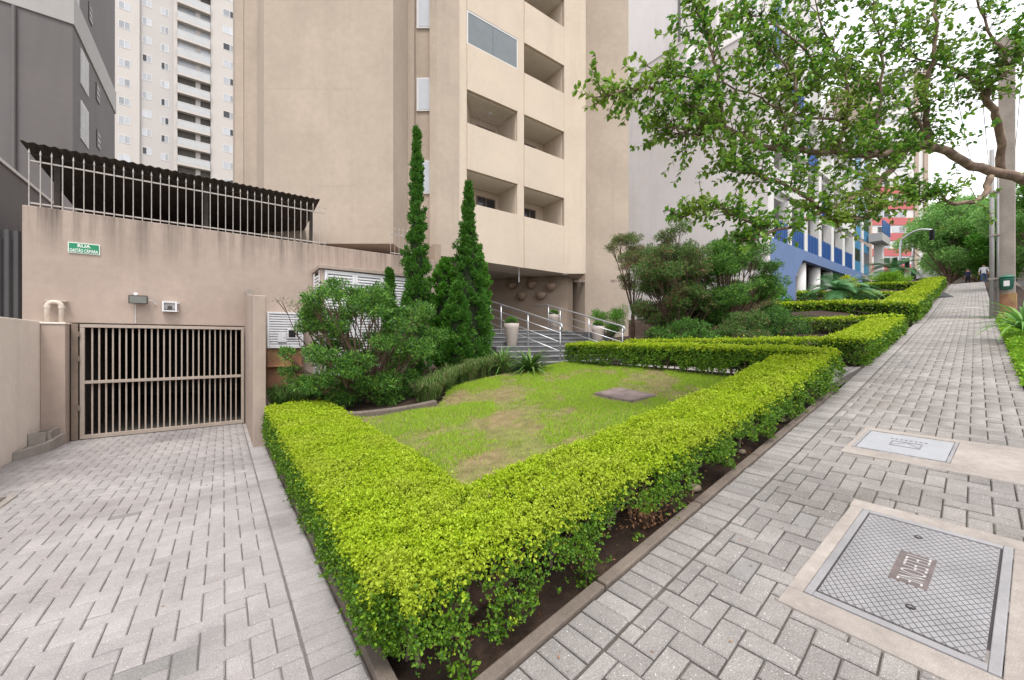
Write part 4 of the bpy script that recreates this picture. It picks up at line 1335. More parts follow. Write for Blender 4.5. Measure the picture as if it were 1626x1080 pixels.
mb = MB().box(45.3, 48.2, 8.0, 8.89, 10.3, 11.0); s_ = mb.build('corner_slab', M_GREYBAND, bb)
mb = MB().box(45.3, 48.2, 7.98, 8.02, 11.0, 12.1)
mb.build('blue_rail', M_BLUE2, s_)
mb = MB().box(47.0, 47.6, 8.3, 8.88, 5.5, 10.29); mb.build('corner_pier', M_OFFWHITE, bb)

# ---- low shops behind the trees of the junction
fs_ = thing('low_shop_row', (76, 2, 5.6), 'low taupe shop row behind the trees at the top of the street', 'building')
mb = MB().box(76, 84, -14, 12, 5.5, 11.0); mb.build('wall', mat('taupe_shop_render', (.22, .19, .165), .9, .15, .5), fs_)
mb = MB().box(75.5, 76, -14, 12, 10.2, 11.3); mb.build('fascia', M_GREYBAND, fs_)
for k in range(7):
    b0 = -12 + k * 3.4
    mb = MB().box(75.93, 75.999, b0, b0 + 2.6, 6.0, 9.2); w_ = mb.build('shop_window', M_DARKMETAL, fs_)
    mb = MB().box(75.9, 75.929, b0 + .1, b0 + 2.5, 6.3, 9.0); mb.build('pane', M_PANE_DK, w_)

# ---- white and red block across the junction
rb = thing('red_banded_block', (100, 16, 5.5), 'white apartment block with red bands across the junction', 'building')
rd_, rn = Vector((.804, -.595)), Vector((.595, .804))
def RB(x, y):
    p = Vector((96.0, 18.53)) + rd_ * x + rn * y
    return (p.x, p.y)
def rbox(mb, x0, x1, y0, y1, z0, z1):
    return mb.prism([RB(x0, y0), RB(x1, y0), RB(x1, y1), RB(x0, y1)], z0, z1)
mb = MB(); rbox(mb, 0, 10.2, 0, 14, 5, 52); mb.build('wall', M_OFFWHITE, rb)
mb = MB(); rbox(mb, -.3, .0, -.3, 10, 5, 52); rbox(mb, 7.9, 8.6, -.25, -.001, 5, 52); rbox(mb, 9.6, 10.4, -.25, -.001, 5, 52); mb.build('pilaster', mat('brown_pilaster', (.42, .33, .28), .9, .05, .5), rb)
for k in range(13):
    z0 = 14.6 + 2.85 * k
    mb = MB(); rbox(mb, .05, 7.85, -.12, -.001, z0, z0 + 1.35); mb.build('band', M_RED if k < 6 else M_OFFWHITE, rb)
    for x0 in (1.2, 4.0):
        mb = MB(); rbox(mb, x0, x0 + 2.3, -.06, -.001, z0 + 1.45, z0 + 2.6); w_ = mb.build('window', M_WINFRAME, rb)
        for x1 in (x0 + .06, x0 + 1.2):
            mb = MB(); rbox(mb, x1, x1 + 1.04, -.08, -.061, z0 + 1.52, z0 + 2.53); mb.build('pane', random.choice((M_PANE, M_PANE, M_PANE_DK)), w_)
mb = MB(); rbox(mb, .02, 7.87, -.3, -.002, 11.3, 13.2); mb.build('canopy_band', M_CONC, rb)
for x0 in (1.2, 4.6):
    mb = MB(); rbox(mb, x0, x0 + 2.6, -.06, -.003, 8.6, 11.0); w_ = mb.build('window', M_WINFRAME, rb)
    mb = MB(); rbox(mb, x0 + .1, x0 + 2.5, -.08, -.061, 8.7, 10.9); mb.build('pane', M_PANE_DK, w_)


# ================================================================ HEDGES
def cam_dist(P):
    return np.sqrt(P[:, 0] ** 2 + P[:, 1] ** 2 + (P[:, 2] - 1.6) ** 2)

def rosettes(P, N, L, W_, k=5):
    """k leaves spreading round a shoot tip at every point"""
    n = len(P)
    d = N / np.linalg.norm(N, axis=1)[:, None] + rng.normal(0, .38, (n, 3))
    d /= np.linalg.norm(d, axis=1)[:, None]
    e1 = np.cross(d, rng.normal(size=(n, 3))); e1 /= np.linalg.norm(e1, axis=1)[:, None]
    e2 = np.cross(d, e1)
    ph = rng.uniform(0, 6.28, n)
    sc0 = rng.uniform(.7, 1.35, n)
    out = []
    for i in range(k):
        w = ph + i * 2.399 + rng.normal(0, .2, n)
        op = rng.uniform(.15, 1.1, n) if i else rng.uniform(.9, 1.6, n)
        t = d * op[:, None] + e1 * np.cos(w)[:, None] * .8 + e2 * np.sin(w)[:, None] * .8
        t /= np.linalg.norm(t, axis=1)[:, None]
        s = np.cross(t, d); s /= np.linalg.norm(s, axis=1)[:, None] + 1e-9
        nn = np.cross(s, t)
        sc = (sc0 * rng.uniform(.75, 1.2, n))[:, None]
        l_, w_ = np.asarray(L).reshape(-1, 1) * sc, np.asarray(W_).reshape(-1, 1) * sc
        b = P - d * (rng.uniform(0, .010, n) * i)[:, None]
        out.append(np.stack([b, b + t * l_ * .6 + s * w_ * .5 + nn * w_ * .15, b + t * l_, b + t * l_ * .6 - s * w_ * .5 + nn * w_ * .15], 1))
    V = np.stack(out, 1).reshape(-1, 3)
    return V, np.arange(len(V)).reshape(-1, 4)

class Leg:
    """one straight run of a clipped hedge: centreline p0-p1, width, bottoms and tops at both ends"""
    def __init__(s, p0, p1, w0, w1, zb0, zb1, zt, thin=0.0, lift=(.06, .06), flare=.03):
        s.p0, s.p1 = np.array(p0, float), np.array(p1, float)
        s.w0, s.w1, s.zb0, s.zb1 = w0, w1, zb0, zb1
        s.zt = np.array(zt, float)          # tops at equal steps along the run
        s.thin = thin
        s.lift = lift
        s.flare = flare
        d = s.p1 - s.p0
        s.L = np.linalg.norm(d)
        s.d = d / s.L
        s.n = np.array([-s.d[1], s.d[0]])
    def w(s, u): return s.w0 + (s.w1 - s.w0) * u
    def zb(s, u): return s.zb0 + (s.zb1 - s.zb0) * u
    def top(s, u): return np.interp(u, np.linspace(0, 1, len(s.zt)), s.zt)
    def inside(s, P, m=0.05):
        r = P[:, :2] - s.p0
        u = r @ s.d / s.L
        v = r @ s.n
        return (u > m / s.L) & (u < 1 - m / s.L) & (np.abs(v) < s.w(np.clip(u, 0, 1)) / 2 - m) & (P[:, 2] < s.top(np.clip(u, 0, 1)) - m)

def hedge(name, legs, label, dens=9000, leaf=.021, group=None, sparse=0.35, seed=1.0, stems=True, cut=0.115):
    loc = (float(legs[0].p0[0]), float(legs[0].p0[1]), legs[0].zb0)
    t = thing(name, loc, label, 'hedge', group)
    PP, NN, TT = [], [], []
    for li, g in enumerate(legs):
        hm = float(np.mean(g.zt)) - (g.zb0 + g.zb1) / 2
        areas = [('top', g.L * (g.w0 + g.w1) / 2 * 1.15), ('l', g.L * hm), ('r', g.L * hm), ('e0', g.w0 * hm), ('e1', g.w1 * hm)]
        dmid = np.linalg.norm(np.r_[(g.p0 + g.p1) / 2, -.5])
        for f, A in areas:
            n = int(A * dens * 1.35)
            u, v = rng.random(n), rng.uniform(-.5, .5, n)
            h = rng.random(n)
            if f == 'e0': u = np.zeros(n)
            if f == 'e1': u = np.ones(n)
            if f == 'l': v = np.full(n, .5)
            if f == 'r': v = np.full(n, -.5)
            w = g.w(u)
            zb, zt = g.zb(u), g.top(u)
            if f == 'top':
                z = zt
                N = np.tile([0, 0, 1.0], (n, 1))
            else:
                z = zb + (zt - zb) * h
                if f in 'lr':
                    N = np.tile([*(g.n * (1 if f == 'l' else -1)), .25], (n, 1))
                else:
                    N = np.tile([*(g.d * (-1 if f == 'e0' else 1)), .25], (n, 1))
            xy = g.p0 + g.d * (u * g.L)[:, None] + g.n * (v * w)[:, None]
            P = np.c_[xy, z]
            # rounded arrises
            ed = np.minimum(w * .5 - np.abs(v * w), np.where(f == 'top', 9, 0)) if f == 'top' else np.zeros(n)
            if f == 'top':
                P[:, 2] -= .05 * np.exp(-ed / .05)
            else:
                k = np.exp(-(zt - z) / .05) * .03
                P -= N * k[:, None] * [1, 1, 0]
                if f in 'lr':
                    P += N * (g.flare * np.sin(np.pi * np.clip(1 - h, 0, 1) * .75))[:, None] * [1, 1, 0]
            bump = .016 * snoise(P, 3.2, seed + 4) + .017 * snoise(P, 6.5, seed) + .014 * snoise(P, 15, seed + 2) + np.where(rng.random(n) < .03, rng.uniform(.02, .06, n), 0)
            depth = rng.exponential(.030 if f == 'top' else .05, n)
            P = P + N / np.linalg.norm(N, axis=1)[:, None] * (bump - depth + .012)[:, None]
            if f != 'top':
                gap = snoise(P, 4.2, seed + 5) + .5 * snoise(P, 11, seed + 3)
                hh = (P[:, 2] - zb) / np.maximum(zt - zb, .05)
                lf_ = g.lift[0] + (g.lift[1] - g.lift[0]) * np.clip(((P[:, :2] - g.p0) @ g.d) / g.L, 0, 1)
                rag = .30 * snoise(P, 7.5, seed + 8) + .16 * snoise(P, 17, seed + 6) + rng.normal(0, .07, len(P))
                keep = (gap < .95 - sparse * 1.6 * (1 - hh) - g.thin * (1 - hh)) & (hh > lf_ + rag)
                P, N, depth = P[keep], N[keep], depth[keep]
            # keep what is outside the other runs
            for lj, g2 in enumerate(legs):
                if lj != li and len(P):
                    k = ~g2.inside(P, .06)
                    P, N, depth = P[k], N[k], depth[k]
            D = cam_dist(P)
            lod = np.clip(D / 4.5, 1, 5)
            k = rng.random(len(P)) < 1 / lod ** 1.7
            P, N, depth = P[k], N[k], depth[k]
            PP.append(P); NN.append(N)
            hz = (P[:, 2] - np.interp(0, [0], [0]))
            r_ = P[:, :2] - g.p0
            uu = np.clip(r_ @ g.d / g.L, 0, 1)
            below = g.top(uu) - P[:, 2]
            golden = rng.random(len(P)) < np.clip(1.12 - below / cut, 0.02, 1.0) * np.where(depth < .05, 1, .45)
            TT.append(golden)
    P, N, T = np.concatenate(PP), np.concatenate(NN), np.concatenate(TT)
    lod = np.clip(cam_dist(P) / 4.5, 1, 5) ** .85
    near = cam_dist(P) < 9
    kr = 5
    sel = near & (rng.random(len(P)) < 1.25 / kr)
    V1, F1 = rosettes(P[sel], N[sel], leaf * .95 * lod[sel], leaf * .62 * lod[sel], kr)
    fa = ~near
    V2, F2 = leaves(P[fa], N[fa], leaf * lod[fa], leaf * .62 * lod[fa], spread=.75, fold=.15)
    V = np.concatenate([V1, V2]); F = np.concatenate([F1, F2 + len(V1)])
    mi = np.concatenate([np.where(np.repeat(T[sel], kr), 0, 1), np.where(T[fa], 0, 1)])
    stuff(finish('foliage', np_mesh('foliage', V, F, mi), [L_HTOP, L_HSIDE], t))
    # solid core blocks the view through; inner shade put into its near-black colour
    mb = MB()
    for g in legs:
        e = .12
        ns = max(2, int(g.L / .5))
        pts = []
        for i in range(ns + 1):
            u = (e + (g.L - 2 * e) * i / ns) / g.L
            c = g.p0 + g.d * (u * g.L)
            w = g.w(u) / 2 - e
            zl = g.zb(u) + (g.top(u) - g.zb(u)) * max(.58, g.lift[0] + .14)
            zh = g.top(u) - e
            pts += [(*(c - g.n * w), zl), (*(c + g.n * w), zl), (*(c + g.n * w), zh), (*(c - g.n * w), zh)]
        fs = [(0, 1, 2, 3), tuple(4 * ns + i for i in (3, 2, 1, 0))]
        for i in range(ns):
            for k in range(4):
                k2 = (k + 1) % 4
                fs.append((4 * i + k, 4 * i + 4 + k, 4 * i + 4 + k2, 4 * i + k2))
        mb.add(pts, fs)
    mb.build('shade_core', M_HCORE, t)
    if stems:
        for g in legs:
            k = max(2, int(g.L / .24))
            for i in range(k):
                for sd in (-1, 1):
                    u = (i + random.uniform(.2, .8)) / k
                    c = g.p0 + g.d * (u * g.L) + g.n * (sd * g.w(u) * random.uniform(.16, .30))
                    zb, zt = g.zb(u), g.top(u)
                    hgt = (zt - zb)
                    mb = MB()
                    lean = np.array([random.uniform(-.08, .08), random.uniform(-.08, .08)])
                    m_ = c + lean * .5
                    mb.tube([(c[0], c[1], zb - .06), (m_[0], m_[1], zb + hgt * .25), (m_[0] + lean[0], m_[1] + lean[1], zb + hgt * .6)], [.016, .012, .007], 6)
                    for _ in range(3):
                        q = c + g.n * sd * random.uniform(.02, .16) + g.d * random.uniform(-.16, .16)
                        mb.tube([(m_[0], m_[1], zb + hgt * random.uniform(.12, .28)), ((m_[0] + q[0]) / 2 + random.uniform(-.03, .03), (m_[1] + q[1]) / 2, zb + hgt * .42), (q[0], q[1], zb + hgt * .75)], [.008, .006, .003], 5)
                    mb.build('stem', M_STEM, t)
    return t

hedge('hedge', [
    Leg((1.03, 1.78), (1.05, 7.55), .98, .98, .02, -.02, [.50, .53, .54, .56], lift=(.44, .10)),
    Leg((.62, 2.03), (7.55, 2.20), .86, .74, -.02, .92, [.50, .63, .77, .91, 1.06, 1.27, 1.50], thin=.5, lift=(.62, .10), flare=.09),
    Leg((7.34, 1.95), (7.34, 7.25), .62, .56, .97, .98, [1.50, 1.54, 1.56, 1.565], thin=.25, lift=(.22, .22))],
    'golden green clipped hedge around the lawn, nearest to the camera', dens=19000, leaf=.0172, sparse=.42)
hedge('hedge', [
    Leg((9.92, 1.98), (9.92, 7.4), .58, .56, 1.08, 1.12, [1.68, 1.66, 1.64]),
    Leg((9.66, 2.28), (15.5, 2.62), .68, .68, 1.16, 1.86, [1.68, 1.86, 2.08, 2.32]),
    Leg((15.25, 2.3), (15.25, 6.5), .6, .6, 1.86, 2.0, [2.33, 2.33, 2.32])],
    'clipped hedge just beyond the entrance path, second from the camera', dens=7000, leaf=.023, seed=4)
hedge('hedge', [
    Leg((18.9, 2.55), (18.9, 6.6), .95, .8, 2.2, 2.75, [2.92, 3.12, 3.2]),
    Leg((18.6, 2.95), (24.5, 3.35), .95, .95, 2.2, 3.05, [2.92, 3.2, 3.5, 3.78])],
    'rounded clipped hedge in front of the near cycad palm', dens=6000, leaf=.026, seed=7, stems=False)
hedge('hedge', [
    Leg((24.7, 3.2), (24.7, 7.6), .8, .7, 3.1, 3.7, [3.75, 4.0, 4.25]),
    Leg((24.5, 3.5), (33.5, 3.95), .95, .95, 3.1, 4.4, [3.72, 4.1, 4.55, 5.05])],
    'clipped hedge along the pavement between the two cycad palms', dens=6000, leaf=.026, seed=9, stems=False)
hedge('hedge', [
    Leg((34.0, 3.8), (34.0, 8.0), .9, .8, 4.4, 4.9, [5.1, 5.35, 5.5]),
    Leg((34.0, 4.1), (41.5, 4.5), .95, .9, 4.4, 5.5, [5.1, 5.5, 5.95, 6.2])],
    'farthest clipped hedge along the pavement, beyond the second cycad palm', dens=6000, leaf=.026, seed=12, stems=False)

# sprigs, dead leaves and stones in the bare bed under the near hedge
for (a, b, lab) in ((1.13, 1.66, 'small green sprig sprouting under the near hedge corner'), (.86, 1.55, 'small green sprig at the very tip of the planting bed'), (1.75, 1.62, 'small green sprig under the near hedge, farthest from the corner')):
    zz = bed_z(a, b)
    t = thing('sprig', (a, b, zz), lab, 'sprig', 'sprigs under the near hedge')
    mb = MB().tube([(a, b, zz - .02), (a + .01, b, zz + .1)], [.006, .003], 5); mb.build('stem', M_STEM, t)
    P = np.array([a, b, zz + .07]) + rng.normal(0, .035, (140, 3)) * [1, 1, 1.2]
    V, F = leaves(P, np.tile([0, 0, .6], (140, 1)), .024, .015)
    stuff(finish('foliage', np_mesh('foliage', V, F), L_HSIDE, t))
n = 420
aa = rng.uniform(.75, 7.2, n)
P = np.c_[aa, 1.34 + .0625 * aa + .1 + rng.beta(1.2, 2, n) * .7]
P = np.c_[P, [bed_z(x, y) + .008 for x, y in P]]
V, F = leaves(P, np.tile([0, 0, .15], (n, 1)), .034, .017)
o = stuff(finish('leaf_litter', np_mesh('leaf_litter', V, F), L_DEAD, None, (0, 0, 0)))
tag(o, 'dry brown fallen leaves littering the soil under the near hedge', 'leaf litter')
n = 110
P = np.concatenate([np.c_[rng.uniform(1, 9, n), np.zeros(n)], np.c_[rng.uniform(-2.2, .3, 40), rng.uniform(2.2, 9, 40)]])
P[:n, 1] = 1.25 + .0625 * P[:n, 0] - rng.exponential(.35, n)
zz = np.array([street(x, y) if i < n else drive_z(x, y) for i, (x, y) in enumerate(P)])
V, F = leaves(np.c_[P, zz + .006], np.tile([0, 0, .1], (len(P), 1)), .022, .011, spread=.9)
V[:, 2] = np.maximum(V[:, 2], np.repeat(zz, 4) + .004)
V[:, 2] = np.minimum(V[:, 2], np.repeat(zz, 4) + .012)
o = stuff(finish('fallen_leaves', np_mesh('fallen_leaves', V, F), [L_DEAD], None, (0, 0, 0)))
tag(o, 'a few small dry leaves fallen on the paving', 'fallen leaves')
o = None
for k, (a, r_) in enumerate(((3.25, .06), (3.95, .055), (4.3, .045), (5.6, .05))):
    b = kerb_b(a) + .22
    mb = MB().lathe([(.2 * r_, -.5 * r_), (.8 * r_, -.3 * r_), (r_, .1 * r_), (.8 * r_, .55 * r_), (.3 * r_, .75 * r_)], (a, b, bed_z(a, b) + .3 * r_), 10)
    s_ = mb.build('stone', M_STONE, None, smooth=True)
    s_.scale = (1.25, .9, .9)
    tag(s_, ['rounded brown stone under the near hedge, nearest of four', 'rounded brown stone under the near hedge, second of four', 'small rounded stone under the near hedge, third of four', 'rounded stone under the near hedge, farthest of four'][k], 'stone', 'stones under the near hedge')

# brown boulder and a dead brown tuft in the hollow under the hedge
me = bpy.data.meshes.new('boulder')
bm = bmesh.new()
bmesh.ops.create_icosphere(bm, subdivisions=3, radius=.17)
for v in bm.verts:
    p = np.array([v.co[:]])
    v.co *= 1 + .22 * float(snoise(p, 9, 2)[0]) + .10 * float(snoise(p, 25, 5)[0])
    v.co.x *= 1.5
    v.co.z *= .8
bm.to_mesh(me); bm.free()
me.transform(Matrix.Translation((1.2, 1.98, bed_z(1.2, 1.98) + .06)))
tag(finish('boulder', me, mat('red_brown_stone', (.085, .05, .038), .9, .3, 9, .6, 40), None, smooth=True), 'reddish brown boulder in the dark hollow under the near hedge corner', 'boulder')
da, db = 2.5, 1.72
dt = thing('dead_shrub', (da, db, bed_z(da, db)), 'dead reddish brown tuft under the pavement side of the near hedge', 'shrub')
mb = MB()
for k in range(9):
    w = k * .7
    mb.tube([(da, db, bed_z(da, db) - .02), (da + .05 * math.cos(w), db + .05 * math.sin(w), bed_z(da, db) + .09), (da + .12 * math.cos(w), db + .09 * math.sin(w), bed_z(da, db) + .17)], [.006, .004, .002], 4)
mb.build('twigs', M_TWIG, dt)
P = np.array([da, db, bed_z(da, db) + .12]) + rng.normal(0, 1, (330, 3)) * [.09, .06, .06]
V, F = leaves(P, np.tile([0, 0, .3], (330, 1)), .03, .015)
stuff(finish('dead_leaves', np_mesh('dead_leaves', V, F), L_DEAD, dt))

# ================================================================ SHRUBS AND CONIFERS
def cyp_col(t, base, H, rad, n, L, W_, m, seed, core=True, up=.9, name='crown'):
    """column built of many upswept flame-shaped tufts; rad: radius against relative height"""
    nc = int(max(60, n / 22))
    hs = np.sort(rng.random(nc) ** .85)
    PP, NN = [], []
    for h in hs:
        R_ = float(np.interp(h, *rad))
        w = rng.uniform(0, 2 * np.pi)
        rr = R_ * rng.uniform(.25, .95) * (1.35 if rng.random() < .10 else 1)
        tz_ = rng.uniform(.13, .26) * (1 - .45 * h) * (1.3 if rng.random() < .15 else 1)
        tr_ = rng.uniform(.07, .12) * (1 - .5 * h)
        c = np.array([base[0] + math.cos(w) * rr, base[1] + math.sin(w) * rr, base[2] + h * H * .96])
        k = 38
        f = rng.random(k)
        a = rng.uniform(0, 2 * np.pi, k)
        r_ = tr_ * np.sin(np.pi * np.clip(f * .85 + .12, 0, 1)) * rng.uniform(.5, 1.0, k)
        lean = np.array([math.cos(w), math.sin(w), 0]) * .30
        P = c + np.c_[np.cos(a) * r_, np.sin(a) * r_, (f - .35) * tz_] + lean * ((f - .35) * tz_)[:, None]
        N = np.c_[np.cos(a) * .5, np.sin(a) * .5, np.full(k, up)] + lean
        PP.append(P); NN.append(N)
    P, N = np.concatenate(PP), np.concatenate(NN)
    P = np.repeat(P, 3, 0) + rng.normal(0, .01, (len(P) * 3, 3)); N = np.repeat(N, 3, 0)
    V, F = leaves(P, N, L * .9, W_, spread=.45, fold=.05)
    stuff(finish(name, np_mesh(name, V, F), m, t))
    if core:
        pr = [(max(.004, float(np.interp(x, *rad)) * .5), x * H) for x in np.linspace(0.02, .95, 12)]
        mb = MB().lathe(pr, base, 10); mb.build('shade_core', M_CCORE, t)  # solid dark core that blocks the view through, coloured as inner shade
    mb = MB().tube([(base[0], base[1], base[2] - .1), (base[0], base[1], base[2] + H * .8)], [.06, .01], 7); mb.build('trunk', M_TWIG, t)

def conifer(base, H, rad, n, label, L=.075, W_=.022, m=L_CYP, seed=1.0, group='slim cypresses beside the steps'):
    t = thing('cypress', base, label, 'cypress', group)
    cyp_col(t, base, H, rad, n, L, W_, m, seed)
    return t
conifer((3.68, 8.75, .62), 6.2, ([0, .08, .25, .42, .6, .8, .93, 1], [.18, .32, .37, .30, .19, .11, .05, .01]), 9000, 'tallest slim cypress, standing in front of the louvre doors', seed=2)
conifer((5.05, 8.7, .85), 4.98, ([0, .1, .3, .5, .7, .85, .95, 1], [.36, .58, .56, .42, .22, .11, .05, .01]), 9000, 'second tallest pointed cypress, left of the entrance steps', seed=5)
conifer((4.42, 8.15, .75), 2.3, ([0, .15, .45, .75, .93, 1], [.24, .36, .32, .20, .08, .01]), 5500, 'short pointed cypress in front of the two tall ones', seed=8)
conifer((5.55, 9.15, .95), 3.35, ([0, .15, .45, .7, .88, 1], [.26, .38, .40, .34, .22, .05]), 6500, 'loose light green cypress closest to the steps', L=.085, W_=.03, m=L_BUSH, seed=11)
conifer((4.62, 9.2, .85), 2.95, ([0, .15, .45, .7, .88, 1], [.26, .40, .44, .38, .26, .06]), 5000, 'light green cypress between the two tall ones', L=.085, W_=.03, m=L_BUSH, seed=14)
conifer((3.15, 9.1, .6), 2.75, ([0, .3, .6, .85, 1], [.16, .22, .17, .08, .01]), 2600, 'thin pointed cypress poking up behind the big spreading shrub', seed=17)

def pad_shrub(name, base, pads, label, m, cat='shrub', nleaf=700, L=.06, W_=.016, trunk=.05, group=None, m2=None, frac2=.35, bark=M_TWIG, up=.35, spread=.7):
    """trunk, limbs to every pad, foliage scattered through each pad. pads: (x,y,z, rx,rz) relative to base"""
    t = thing(name, base, label, cat, group)
    B = Vector(base)
    mb = MB()
    zf = min(p[2] for p in pads)
    fork = B + Vector((random.uniform(-.05, .05), random.uniform(-.05, .05), max(.15, zf * .5)))
    mb.tube([B - Vector((0, 0, .12)), B + (fork - B) * .5 + Vector((.03, 0, 0)), fork], [trunk, trunk * .85, trunk * .7], 8)
    mb.build('trunk', bark, t)
    mbl = MB()
    PP, NN, MM = [], [], []
    for (x, y, z, rx, rz) in pads:
        c = B + Vector((x, y, z))
        mid = fork + (c - fork) * .5 + Vector((random.uniform(-.2, .2), random.uniform(-.2, .2), random.uniform(-.2, .12)))
        mbl.tube([fork, mid, c], [trunk * .34, trunk * .2, trunk * .08], 5)
        n = int(nleaf * (rx / .35) ** 2)
        d = rng.normal(size=(n, 3)); d /= np.linalg.norm(d, axis=1)[:, None]
        rr = rng.random(n) ** .45
        P = d * rr[:, None] * [rx, rx, rz]
        # ragged edge, clumps
        q = P + np.array(c)
        k = snoise(q, 6.0, x * 3) + .6 * snoise(q, 13, z) > -.62 + .75 * rr
        P, d = P[k], d[k]
        PP.append(P + np.array(c)); NN.append(d * .8 + [0, 0, up])
        MM.append((rng.random(len(P)) < frac2) if m2 is not None else np.zeros(len(P), bool))
        for _ in range(4):
            e = c + Vector((random.uniform(-1, 1) * rx * .8, random.uniform(-1, 1) * rx * .8, random.uniform(-.3, .6) * rz))
            mbl.tube([mid + (c - mid) * .6, e], [trunk * .14, .003], 4)
    mbl.build('limbs', bark, t)
    P, N, I = np.concatenate(PP), np.concatenate(NN), np.concatenate(MM)
    V, F = leaves(P, N, L, W_, spread=spread, fold=.05)
    stuff(finish('crown', np_mesh('crown', V, F, I.astype(int)), [m, m2] if m2 is not None else [m], t))
    return t

def rand_pads(n, rx, ry, rz, z0, pr, flat=.45, seed=0, shell=.5):
    r_ = random.Random(seed)
    out = []
    while len(out) < n:
        x, y, z = r_.uniform(-1, 1), r_.uniform(-1, 1), r_.uniform(-1, 1)
        d = x * x + y * y + z * z
        if d > 1 or d < shell * r_.random():
            continue
        k = r_.uniform(.7, 1.25) * pr
        out.append((x * rx, y * ry, z0 + z * rz, k, k * flat))
    return out

# big spreading juniper beside the near hedge
pads = rand_pads(88, 1.45, 1.05, 1.2, 1.2, .26, .55, 3)
pad_shrub('juniper_shrub', (2.2, 7.6, .42), [p for p in pads if p[2] > .12], 'big spreading dark green juniper shrub between the near hedge and the louvre doors', L_JUN, nleaf=1900, L=.068, W_=.017, trunk=.07, m2=L_TIP, frac2=.28)
# thin half-bare shrub at its left
pad_shrub('bare_shrub', (1.65, 8.4, .38), [(-.55, -.1, 1.9, .2, .1), (-.35, .0, 1.65, .22, .12), (-.75, .1, 2.0, .18, .08), (-.15, .1, 2.2, .12, .08), (-.5, .2, 1.5, .15, .1), (-.2, -.2, 1.8, .2, .12)], 'thin half bare shrub with dry tips in front of the meter box', L_JUNDRY, nleaf=330, L=.05, W_=.012, trunk=.045, m2=L_JUN, frac2=.4)

# right hand garden: pruned juniper, two loose conifers, low shrubs
def gz(a, b):
    return garden2_z(a, b)
def gbase(a, b):
    return (a, b, gz(a, b) - .02)
pad_shrub('pruned_juniper', gbase(12.05, 8.9), [(.1, -.2, 3.4, .45, .25), (-.5, .2, 3.8, .4, .2), (.7, -.1, 3.2, .4, .22), (.5, -.2, 2.6, .4, .22), (0, .1, 2.2, .35, .2), (-.7, -.3, 2.75, .35, .16), (-.35, 0, 3.75, .42, .2), (.15, .1, 3.95, .42, .2), (.45, .2, 3.6, .36, .18), (-.65, -.2, 3.1, .42, .2), (-.15, -.3, 3.05, .45, .2), (.35, .0, 3.0, .3, .16), (-.85, .2, 3.45, .3, .16), (-.5, -.1, 2.4, .3, .15)],
          'cloud pruned juniper with brown bare limbs right of the porch', L_JUNDRY, nleaf=2300, L=.06, W_=.014, trunk=.09, m2=L_JUN, frac2=.25)
pad_shrub('loose_conifer', gbase(11.6, 6.9), rand_pads(84, 1.35, 1.1, 1.95, 1.9, .36, .6, 8), 'tall loose dark green conifer behind the second hedge', L_JUN, nleaf=1500, L=.07, W_=.019, trunk=.08, m2=L_JUNDRY, frac2=.4)
pad_shrub('spreading_conifer', gbase(13.5, 6.1), rand_pads(96, 1.85, 1.25, 1.75, 1.7, .38, .5, 12), 'wide tiered green conifer nearest the blue wall', L_JUN, nleaf=1400, L=.07, W_=.019, trunk=.08, m2=L_TIP, frac2=.3)
pad_shrub('conifer', gbase(12.6, 7.6), rand_pads(44, 1.1, .9, 1.6, 1.8, .36, .5, 21), 'greyish green conifer half hidden between its two larger neighbours', L_JUNDRY, nleaf=1200, L=.065, W_=.017, trunk=.06, m2=L_JUN, frac2=.5)
pad_shrub('dry_shrub', gbase(15.6, 6.6), rand_pads(30, 1.2, .9, .7, .7, .32, .5, 31), 'low dry yellowish shrub in front of the party wall', L_JUNDRY, nleaf=560, L=.06, W_=.018, trunk=.04)
pad_shrub('low_shrub', gbase(10.75, 6.0), rand_pads(26, .5, 1.0, .35, .45, .28, .6, 81), 'low glossy shrub right behind the front run of the second hedge', L_JUN, nleaf=800, L=.06, W_=.024, trunk=.03, m2=L_BUSH, frac2=.3)
pad_shrub('low_shrub', gbase(11.9, 5.2), rand_pads(30, .8, .8, .45, .5, .30, .6, 82), 'low mixed green shrub under the tall loose conifer', L_JUN, nleaf=700, L=.06, W_=.022, trunk=.03, m2=L_JUNDRY, frac2=.4)
pad_shrub('low_shrub', gbase(13.4, 4.7), rand_pads(34, 1.1, .8, .4, .45, .30, .6, 83), 'low dark shrub under the wide tiered conifer', L_JUN, nleaf=700, L=.06, W_=.022, trunk=.03)
pad_shrub('low_shrub', gbase(16.9, 7.2), rand_pads(34, 1.3, 1.0, .6, .6, .34, .6, 84), 'low yellowish green shrub between the dry shrub and the blue wall', L_JUNDRY, nleaf=600, L=.07, W_=.024, trunk=.03, m2=L_JUN, frac2=.5)
pad_shrub('round_shrub', gbase(10.95, 9.0), rand_pads(22, .62, .62, .38, .95, .30, .7, 41), 'dense rounded bright green shrub beside the right handrail', L_BUSH, nleaf=1300, L=.04, W_=.014, trunk=.05)
pad_shrub('broadleaf_bush', gbase(19.6, 6.9), rand_pads(18, .55, .55, .45, .55, .26, .8, 51), 'rounded broad leaved green bush at the foot of the blue wall', L_BUSH, nleaf=420, L=.10, W_=.07, trunk=.04)
pad_shrub('lime_bush', gbase(33.0, 7.6), rand_pads(12, .6, .5, .45, .6, .30, .7, 61), 'lime yellow bush left of the far cycad palm', L_LIME, nleaf=420, L=.09, W_=.05, trunk=.04)
pad_shrub('green_mound', gbase(37.0, 6.2), rand_pads(22, 1.7, 1.0, .4, .4, .45, .6, 71), 'low green mound under the far cycad palm', L_COVER, nleaf=330, L=.09, W_=.05, trunk=.03)

